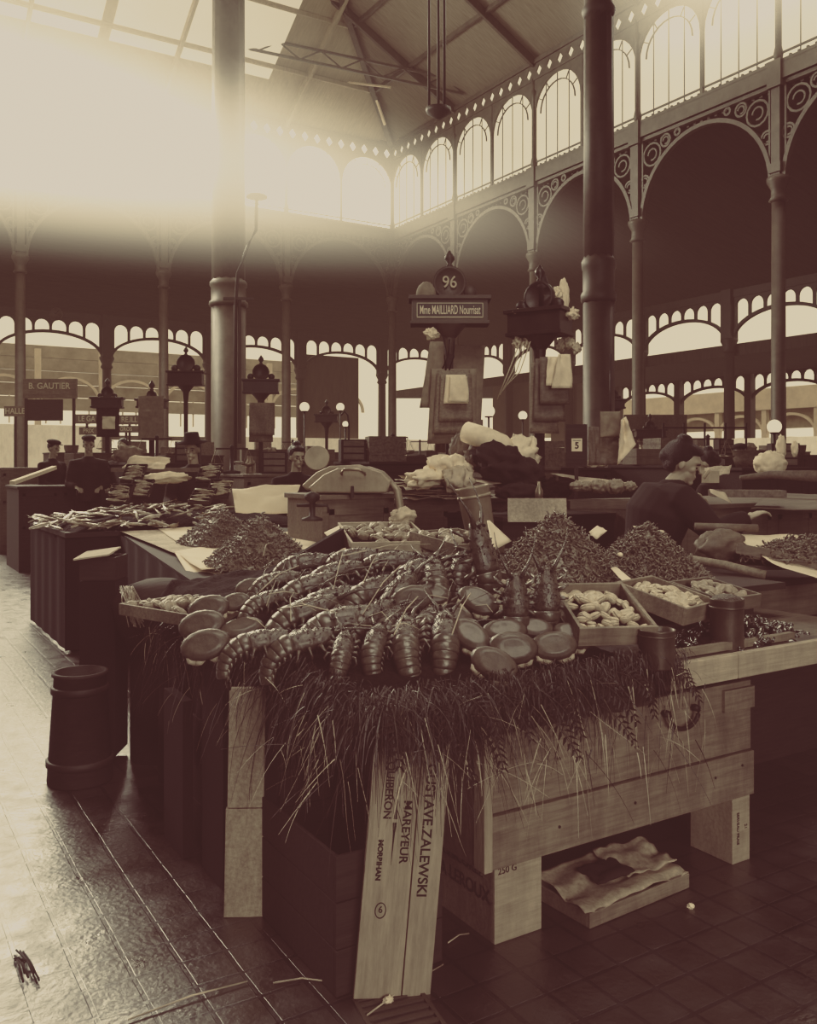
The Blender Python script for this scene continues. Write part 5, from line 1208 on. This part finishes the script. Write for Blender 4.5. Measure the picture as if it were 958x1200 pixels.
# sacks hanging under the small posts
SK = [(292, 322, 490, 510, 15.2, 'plank', 'upper bag hanging on the post right of the great pillar'), (292, 320, 497, 518, 15.3, 'plank', 'lower bag hanging on the post right of the great pillar'), (120, 135, 488, 503, 15.8, 'paper', 'pale label board hanging on the squat post'),
      (113, 140, 485, 512, 15.9, 'wood_dark', 'dark sack behind the pale label board'), (162, 192, 482, 500, 13.8, 'cloth_mid', 'upper dark sack on the post left of the great pillar'), (162, 192, 498, 516, 13.7, 'cloth_mid', 'lower dark sack on the post left of the great pillar')]
for k, (x0, x1, y0, y1, d, mt, ph) in enumerate(SK): hang('hanging_sack' if mt != 'paper' else 'label_board', ph, 'sack' if mt != 'paper' else 'board', hp4(x0, y0-18 if mt != 'paper' else y0, x1, y1, d), M[mt], .03, 80+k)
# GAUTIER sign
t = thing('shop_sign', 'wide dark sign lettered B. GAUTIER above a dark stall at the left', 'sign', W(57, 22, 0), YAW)
z1, z0 = ZP(444, 22), ZP(467, 22)
MB().b2(-.62, .70, -.03, .03, z0, z1).build('board', M['wood_mid'], t); lettering('B. GAUTIER', t, (.03, -.04, z0+.30), (90, 0, 0), .21, M['paper_old'], .95, .003); lettering('MARCHAND DE MAREE', t, (.03, -.04, z0+.09), (90, 0, 0), .07, M['wood_mid'], 1)
for x in (-.55, .62): MB().b2(x-.03, x+.03, -.03, .03, 0, z0).build('post', M['iron_dark'], t)
MB().b2(-.52, .35, -.02, .02, ZP(493, 22), ZP(468, 22)).build('dark_panel', M['wood_dark'], t)
for k, (x, y, w_, h_, tx, ph) in enumerate(((102, 491, 28, 11, 'LE GA', 'pale lettered board left of the label board'), (152, 492, 34, 11, 'RE.ILL', 'pale lettered board right of the label board'), (104, 505, 22, 9, 'PRIX', 'lower pale lettered board at the left'), (148, 503, 30, 8, 'GROS', 'lower dark lettered board near the hanging sacks'), (18, 482, 26, 12, 'HALLE', 'pale board at the far left under the arches'))):
    t = thing('notice_board', ph, 'sign', PT(x, y+h_/2, 24), YAW); s = 24/F
    MB().b2(-w_*s/2, w_*s/2, -.02, .02, 0, h_*s).build('board', M['wood_mid'], t); lettering(tx, t, (0, -.025, h_*s/2), (90, 0, 0), h_*s*.8, M['paper_old'], .85, .003)
    MB().b2(-.03, .03, -.02, .02, -PT(x, y+h_/2, 24).z, 0).build('post', M['iron_dark'], t)
# clock
t = thing('wall_clock', 'round pale clock under the roof at the far left', 'clock', PT(66, 368, 40), YAW)
Q = Euler((R(90), 0, 0)).to_matrix().to_4x4()
MB().lathe([(.27, -.06), (.30, 0), (.27, .05), (.27, .03)], 24, Q).build('rim', M['iron'], t); MB().lathe([(.27, .0), (.27, .02)], 24, Q, smooth=False).build('dial', M['iron_pale'], t)
MB().bar((0, -.04, 0), (.12, -.04, .16), .02).build('hand', M['ink'], t); MB().bar((0, -.04, 0), (-.08, -.04, .04), .03).build('hand', M['ink'], t)
# globe lamps
for k, (px, py, d, ph) in enumerate(((357, 477, 20, 'white globe lamp on a pole right of the great pillar'), (399, 477, 24, 'white globe lamp hanging before the brown blind'), (573, 482, 16, 'white globe lamp between the two name boards'), (613, 487, 22, 'small bright globe lamp left of the second post'), (405, 497, 18, 'tiny white globe lamp on a curved pole'), (908, 500, 14, 'small bright globe lamp at the far right'))):
    t = thing('globe_lamp', ph, 'lamp', W(px, d, 0), YAW); z = ZP(py, d); r = .11 if k != 4 else .06
    MB().ell((0, 0, z), (r, r, r), n=16, m=10).build('globe', M['lamp'], t)
    MB().tube([(.0, 0, 0), (0, 0, z-r)], .02, 6).build('pole', M['iron_dark'], t); MB().lathe([(r*.6, z-r), (r*.7, z-r*.8)], 12).build('gallery', M['iron_dark'], t)
tag(MB().tube([W(409, 18, 0), W(409, 18, 2.3), W(408, 18, 2.5), W(404, 18, 2.58), W(400, 18, 2.5)], .02, 6).build('crook_pole', M['iron_dark']), 'crook shaped iron pole before the brown blind', 'pole')
# ================================================================ PEOPLE
def head_mb(m, c, yaw=0, pitch=0, s=1.0):      # faces local +x
    Q = Matrix.Translation(c) @ Euler((0, R(pitch), R(yaw))).to_matrix().to_4x4() @ Matrix.Scale(s, 4)
    m.ell((-.005, 0, .025), (.095, .074, .095), Q, 20, 14); m.ell((.030, 0, -.045), (.058, .052, .060), Q, 16, 10)
    m.ell((.072, 0, -.088), (.020, .022, .018), Q, 10, 8); m.ell((.060, 0, .035), (.034, .055, .022), Q, 12, 8)
    m.tube([(.084, 0, .025), (.100, 0, .000), (.113, 0, -.020), (.098, 0, -.028)], [.008, .010, .012, .007], 8, Q)
    m.ell((.084, 0, -.048), (.012, .022, .007), Q, 10, 6); m.ell((.082, 0, -.060), (.011, .019, .008), Q, 10, 6)
    for s_ in (-1, 1):
        m.ell((.058, s_*.036, -.012), (.024, .020, .022), Q, 10, 8); m.ell((-.002, s_*.074, -.005), (.018, .009, .030), Q, 10, 8)
    return Q
def hand_mb(m, w, d, s=1.0):
    w = Vector(w); d = Vector(d).normalized(); sd = d.cross(Vector((0, 0, 1))).normalized(); n = sd.cross(d)
    m.tube([w-d*.03, w+d*.0, w+d*.045, w+d*.085], [(.024, .018), (.028, .017), (.040, .014), (.034, .011)], 10, up=tuple(n))
    for k in range(4):
        o = (k-1.5)*.019; L = (.062, .074, .070, .055)[k]; b = w+d*.080+sd*o
        m.tube([b, b+d*L*.4-n*.006, b+d*L*.75-n*.024, b+d*L*.85-n*.042], [.0095, .009, .008, .0065], 8)
    b = w+d*.025-sd*.03; m.tube([b, b+d*.03-sd*.022, b+d*.062-sd*.024-n*.01], [.012, .010, .007], 8)
def person(label, loc, rz, J, skirt=False, hat=None, bun=False, coat='black', yaw=0, pitch=0, sk='skin', vox=.014, scarf=False, apron=None):
    t = thing('person', label, 'person', loc, rz)
    m = MB(); c = Vector(J['head']); Q = head_mb(m, c, yaw, pitch)
    nk = Vector(J['neck']); m.tube([nk-Vector((0, 0, .06)), nk, c-Vector((0, 0, .05))], [.065, .055, .052], 12)
    ch = Vector(J['chest']); pv = Vector(J['pelvis'])
    m.tube([pv, ch, nk-Vector((0, 0, .04))], [.08, .08, .06], 10)
    for s_ in ('r', 'l'):
        sh, el, wr = [Vector(q) for q in J['arm_'+s_]]; m.tube([ch.lerp(sh, .3)+Vector((0, 0, .06)), sh, el, wr], [.04, .042, .035, .026], 10)
        hand_mb(m, wr, wr-el + Vector(J.get('hd_'+s_, (0, 0, 0))))
    bd = m.build('body', M[sk], t, remesh=.006)
    m = MB(); r = J.get('bulk', 1.0)
    m.tube([pv-Vector((0, 0, .12)), pv, pv.lerp(ch, .5), ch, ch.lerp(nk, .6), nk-Vector((0, 0, .03)), nk+Vector((0, 0, .02))], [(.19*r, .15*r), (.17*r, .13*r), (.165*r, .125*r), (.20*r, .145*r), (.18*r, .12*r), (.09, .085), (.068, .066)], 20, up=(1, 0, .01))
    for s_ in ('r', 'l'):
        sh, el, wr = [Vector(q) for q in J['arm_'+s_]]
        m.tube([ch.lerp(sh, .45)+Vector((0, 0, .05)), sh, sh.lerp(el, .5), el, el.lerp(wr, .6), wr-(wr-el).normalized()*.02], [q*(.5+.5*r) for q in (.09, .085, .078, .068, .058, .045)], 12)
    m.build('coat', M[coat], t, remesh=vox)
    m = MB()
    if skirt: m.lathe([(.18, .02), (.30, 0), (.27, .4), (.19, .85), (.16, .95)], 24, Matrix.Translation((pv.x, pv.y, 0))); m.build('skirt', M[coat], t)
    else:
        for s_ in (-1, 1): m.tube([(pv.x, s_*.09, pv.z-.05), (pv.x+.02, s_*.1, .5), (pv.x, s_*.11, .06)], [.10, .07, .055], 12)
        m.build('trousers', M['black'], t)
        for s_ in (-1, 1): MB().ell((pv.x+.05, s_*.11, .04), (.13, .05, .045)).build('shoe', M['black'], t)
    m = MB()
    if bun:
        m.ell((-.035, 0, .050), (.100, .092, .090), Q, 20, 12); m.ell((.022, 0, .094), (.068, .074, .038), Q, 16, 10); m.ell((-.105, 0, .020), (.045, .055, .050), Q, 14, 10); m.ell((-.04, 0, .140), (.05, .046, .034), Q, 14, 8)
        m.ell((-.06, 0, -.02), (.055, .072, .05), Q, 14, 8)
    else: m.ell((-.018, 0, .045), (.095, .080, .088), Q, 18, 12)
    m.build('hair', M['hair'], t, remesh=.007)
    if hat == 'cap':
        m = MB(); m.ell((-.01, 0, .105), (.115, .10, .045), Q, 20, 8); m.ell((.10, 0, .085), (.055, .06, .008), Q, 14, 6); m.build('cap', M['black'], t)
    elif hat == 'brim':
        m = MB(); m.lathe([(.001, .19), (.075, .185), (.09, .10), (.16, .085), (.16, .078), (.09, .08)], 20, Q); m.build('hat', M['black'], t)
    if scarf:
        MB().ell((.12, 0, -.13), (.02, .03, .05), Q).build('collar', M['cloth'], t)
    if apron: MB().grid(lambda u, v: Vector((pv.x+.17-.02*abs(u-.5), (u-.5)*.36, ch.z-.05-v*.8)), 8, 8).build('apron', M[apron], t, solid=.006)
    # eyes and mouth
    m = MB()
    for s_ in (-1, 1): m.ell((.081, s_*.034, .004), (.006, .011, .005), Q, 10, 6)
    m.build('eyes', M['hair'], bd)
    for s_ in (-1, 1): MB().tube([(.090, s_*.018, .024), (.092, s_*.036, .030), (.078, s_*.055, .022)], .0035, 5, Q).build('eyebrow', M['hair'], bd)
    MB().tube([(.090, -.016, -.054), (.094, 0, -.053), (.090, .016, -.054)], .0025, 5, Q).build('mouth', M['wood_mid'], bd)
    return t
person('woman in a black dress with hair pinned up, leaning over the right counter in profile', W(783, 5.3, 0), YAW,
       dict(head=(.085, -.02, 1.505), neck=(.03, -.01, 1.395), chest=(-.06, 0, 1.21), pelvis=(-.12, 0, .93), bulk=1.28,
            arm_r=[(.02, -.20, 1.30), (.20, -.25, 1.12), (.41, -.18, 1.20)], arm_l=[(.05, .17, 1.30), (.25, .12, 1.16), (.21, .03, 1.24)], hd_l=(-.06, 0, .12)),
       skirt=True, bun=True, yaw=-20, pitch=20, scarf=False, vox=.012)
sheet('white_paper', 'small white paper held up before the face of the woman', 'paper', [tuple(PT(824, 558, 5.2)), tuple(PT(831, 549, 5.2)), tuple(PT(834, 552, 5.25)), tuple(PT(826, 562, 5.25))], .002, M['paper'], 3, 4)
def stand(label, px, hy, d, face, hat, coat='cloth_dark', apron=None, bun=False, skirt=False):
    hz = ZP(hy, d); k = hz/1.60
    J = dict(head=(.03, 0, hz), neck=(0, 0, hz-.17), chest=(0, 0, hz-.36), pelvis=(0, 0, hz-.68),
             arm_r=[(0, -.20, hz-.27), (.04, -.26, hz-.55), (.22, -.16, hz-.60)], arm_l=[(0, .20, hz-.27), (.04, .26, hz-.55), (.22, .16, hz-.60)])
    return person(label, W(px, d, 0), YAW+face, J, hat=hat, coat=coat, yaw=0, pitch=10, vox=.02, apron=apron, bun=bun, skirt=skirt)
stand('man in a dark coat and round hat behind the left fish stall', 227, 527, 9.6, -100, 'brim')
stand('seller with a pale face and white collar left of the hanging sacks', 104, 522, 12.8, -70, 'cap')
stand('dark coated seller standing before the white wall at the far left', 61, 526, 14.0, -20, 'cap', 'black')
stand('seller with lowered head below the squat name board', 145, 524, 13.2, -95, None, 'cloth_dark')
stand('dark clad person standing right of the great drum pillar', 347, 536, 9.5, -60, None, 'black', None, True, True)
stand('woman with hair up behind the clerk at the right, face hidden', 832, 543, 9.0, 150, None, 'black', None, True, True)
stand('bearded seller bending in the dark beyond the pleated white bundle', 868, 532, 12.5, -120, 'cap', 'black')

def glow(name, label, x0, x1, y0, y1, z0, z1, dens, cx, rx, cy, ry, a, b, hw):
    # a + b*y is the mid-height of an emissive volume that imitates lens halation
    m = bpy.data.materials.new(name); m.use_nodes = True; n = m.node_tree.nodes; l = m.node_tree.links
    n.remove(n['Principled BSDF']); out = n['Material Output']
    e = n.new('ShaderNodeEmission'); e.inputs[0].default_value = tint(1, .6)
    g = n.new('ShaderNodeNewGeometry'); s = n.new('ShaderNodeSeparateXYZ'); l.new(g.outputs['Position'], s.inputs[0])
    def mth(op, *v):
        q = n.new('ShaderNodeMath'); q.operation = op
        for i, x in enumerate(v):
            if isinstance(x, (int, float)): q.inputs[i].default_value = x
            else: l.new(x, q.inputs[i])
        return q.outputs[0]
    X, Y, Z = s.outputs
    zc = mth('MULTIPLY_ADD', Y, b, a); dz = mth('DIVIDE', mth('SUBTRACT', Z, zc), mth('MULTIPLY', Y, hw/34.0))
    dx = mth('DIVIDE', mth('SUBTRACT', X, cx), rx); dy = mth('DIVIDE', mth('SUBTRACT', Y, cy), ry)
    r2 = mth('ADD', mth('ADD', mth('MULTIPLY', dx, dx), mth('MULTIPLY', dy, dy)), mth('MULTIPLY', dz, dz))
    mr = n.new('ShaderNodeMapRange'); mr.interpolation_type = 'SMOOTHERSTEP'; l.new(mth('SQRT', r2), mr.inputs[0])
    mr.inputs['From Min'].default_value = 1.0; mr.inputs['From Max'].default_value = 0.0; mr.inputs['To Min'].default_value = 0; mr.inputs['To Max'].default_value = dens
    l.new(mr.outputs[0], e.inputs[1]); l.new(e.outputs[0], out.inputs['Volume'])
    return tag(MB().b2(x0, x1, y0, y1, z0, z1).build('glow', m), label, 'glow', kind='stuff')
glow('halation_far', 'added halation haze slanting down from the bright far clerestory', -13, 23, 6, 34.4, 2, 19.5, HZ, 2, 18, 22.5, 15.5, 1.3, .362, 5.6)
glow('halation_roof', 'added halation haze hanging under the far roof slope', -13, 22, 8, 34.4, 4, 21.5, HZ2, -2, 18, 24, 16, 0.8, .50, 9.0)
glow('halation_side', 'added faint halation haze beside the nearest windows of the right clerestory', 13, 20.4, 4, 26, 9, 20, .32, 19.5, 6, 12.5, 9, 14.8, 0.0, 9.0)
m = bpy.data.materials.new('glow_thin'); m.use_nodes = True; n = m.node_tree.nodes; n.remove(n['Principled BSDF']); e = n.new('ShaderNodeEmission'); e.inputs[0].default_value = tint(1, 1.3)
e.inputs[1].default_value = .0009; m.node_tree.links.new(e.outputs[0], n['Material Output'].inputs['Volume'])  # faint emission paints the pallor of distance into the air
tag(MB().b2(-13.5, 31, 8, 45, .3, 15.8).build('glow', m), 'added thin even haze filling the depth of the hall', 'glow', kind='stuff')
# ================================================================ CAMERA, LIGHT, GLOW
cam = bpy.data.cameras.new('camera'); co = bpy.data.objects.new('camera', cam); C.objects.link(co)
co.location = (0, 0, CH); co.rotation_euler = (R(90), 0, -TH)
cam.sensor_fit = 'VERTICAL'; cam.sensor_height = 24; cam.sensor_width = 24*958/1200; cam.lens = F/1200*24
cam.shift_y = -(600-CY)/1200; cam.clip_end = 300
bpy.context.scene.camera = co
w = bpy.data.worlds.new('world'); bpy.context.scene.world = w; w.use_nodes = True
wn = w.node_tree.nodes; wl = w.node_tree.links
bg = wn['Background']; tc = wn.new('ShaderNodeTexCoord'); sp = wn.new('ShaderNodeSeparateXYZ'); cr = wn.new('ShaderNodeValToRGB')
wl.new(tc.outputs['Generated'], sp.inputs[0]); wl.new(sp.outputs['Z'], cr.inputs[0]); wl.new(cr.outputs[0], bg.inputs[0])
cr.color_ramp.elements[0].position = 0.0; cr.color_ramp.elements[0].color = tint(1, .8); cr.color_ramp.elements[1].color = tint(.85, .8)
bg.inputs[1].default_value = WORLD
def area(name, loc, to, size, power, sy=None):
    l = bpy.data.lights.new(name, 'AREA'); l.energy = power; l.shape = 'RECTANGLE'; l.size = size; l.size_y = sy or size; l.color = (1, .97, .92)
    o = bpy.data.objects.new(name, l); C.objects.link(o); o.location = loc
    o.rotation_euler = (Vector(to)-Vector(loc)).to_track_quat('-Z', 'Y').to_euler(); return o
area('clerestory_light_far', (-1, 31, 13.4), (1, 4, .5), 26, LF, 2.4)
area('clerestory_light_right', (19, 14, 14), (3, 3, .8), 24, LR, 3)
area('overhead_fill', (1.5, 1.0, 9), (2.4, 3.5, .8), 4, LT, 4)  # unseen fill lamp added overhead to brighten the stall
area('front_fill', (-0.3, -5.2, 3.0), (1.8, 2.4, .4), 4, LS, 3)  # unseen fill lamp added behind the camera for the stall front
sc = bpy.context.scene
sc.view_settings.view_transform = 'Standard'; sc.view_settings.look = 'None'
sc.view_settings.exposure = 0; sc.view_settings.gamma = 1
sc.view_settings.use_curve_mapping = True
cm = sc.view_settings.curve_mapping
for ci, pts in enumerate((((0, .0335), (.025, .056), (.17, .20), (.6, .57), (1.0, .66)),
                          ((0, .0128), (.022, .0225), (.148, .150), (.52, .47), (1.0, .595)),
                          ((0, .0120), (.0175, .0195), (.119, .098), (.42, .30), (1.0, .49)))):
    c = cm.curves[ci]
    c.points[0].location = pts[0]; c.points[-1].location = pts[-1]
    for p in pts[1:-1]: c.points.new(*p)
cm.extend = 'HORIZONTAL'; cm.update()
cy = sc.cycles
cy.use_denoising = True; cy.max_bounces = 5; cy.diffuse_bounces = 3; cy.glossy_bounces = 3; cy.volume_bounces = 0
cy.sample_clamp_indirect = 4; cy.use_adaptive_sampling = True; cy.adaptive_threshold = .02
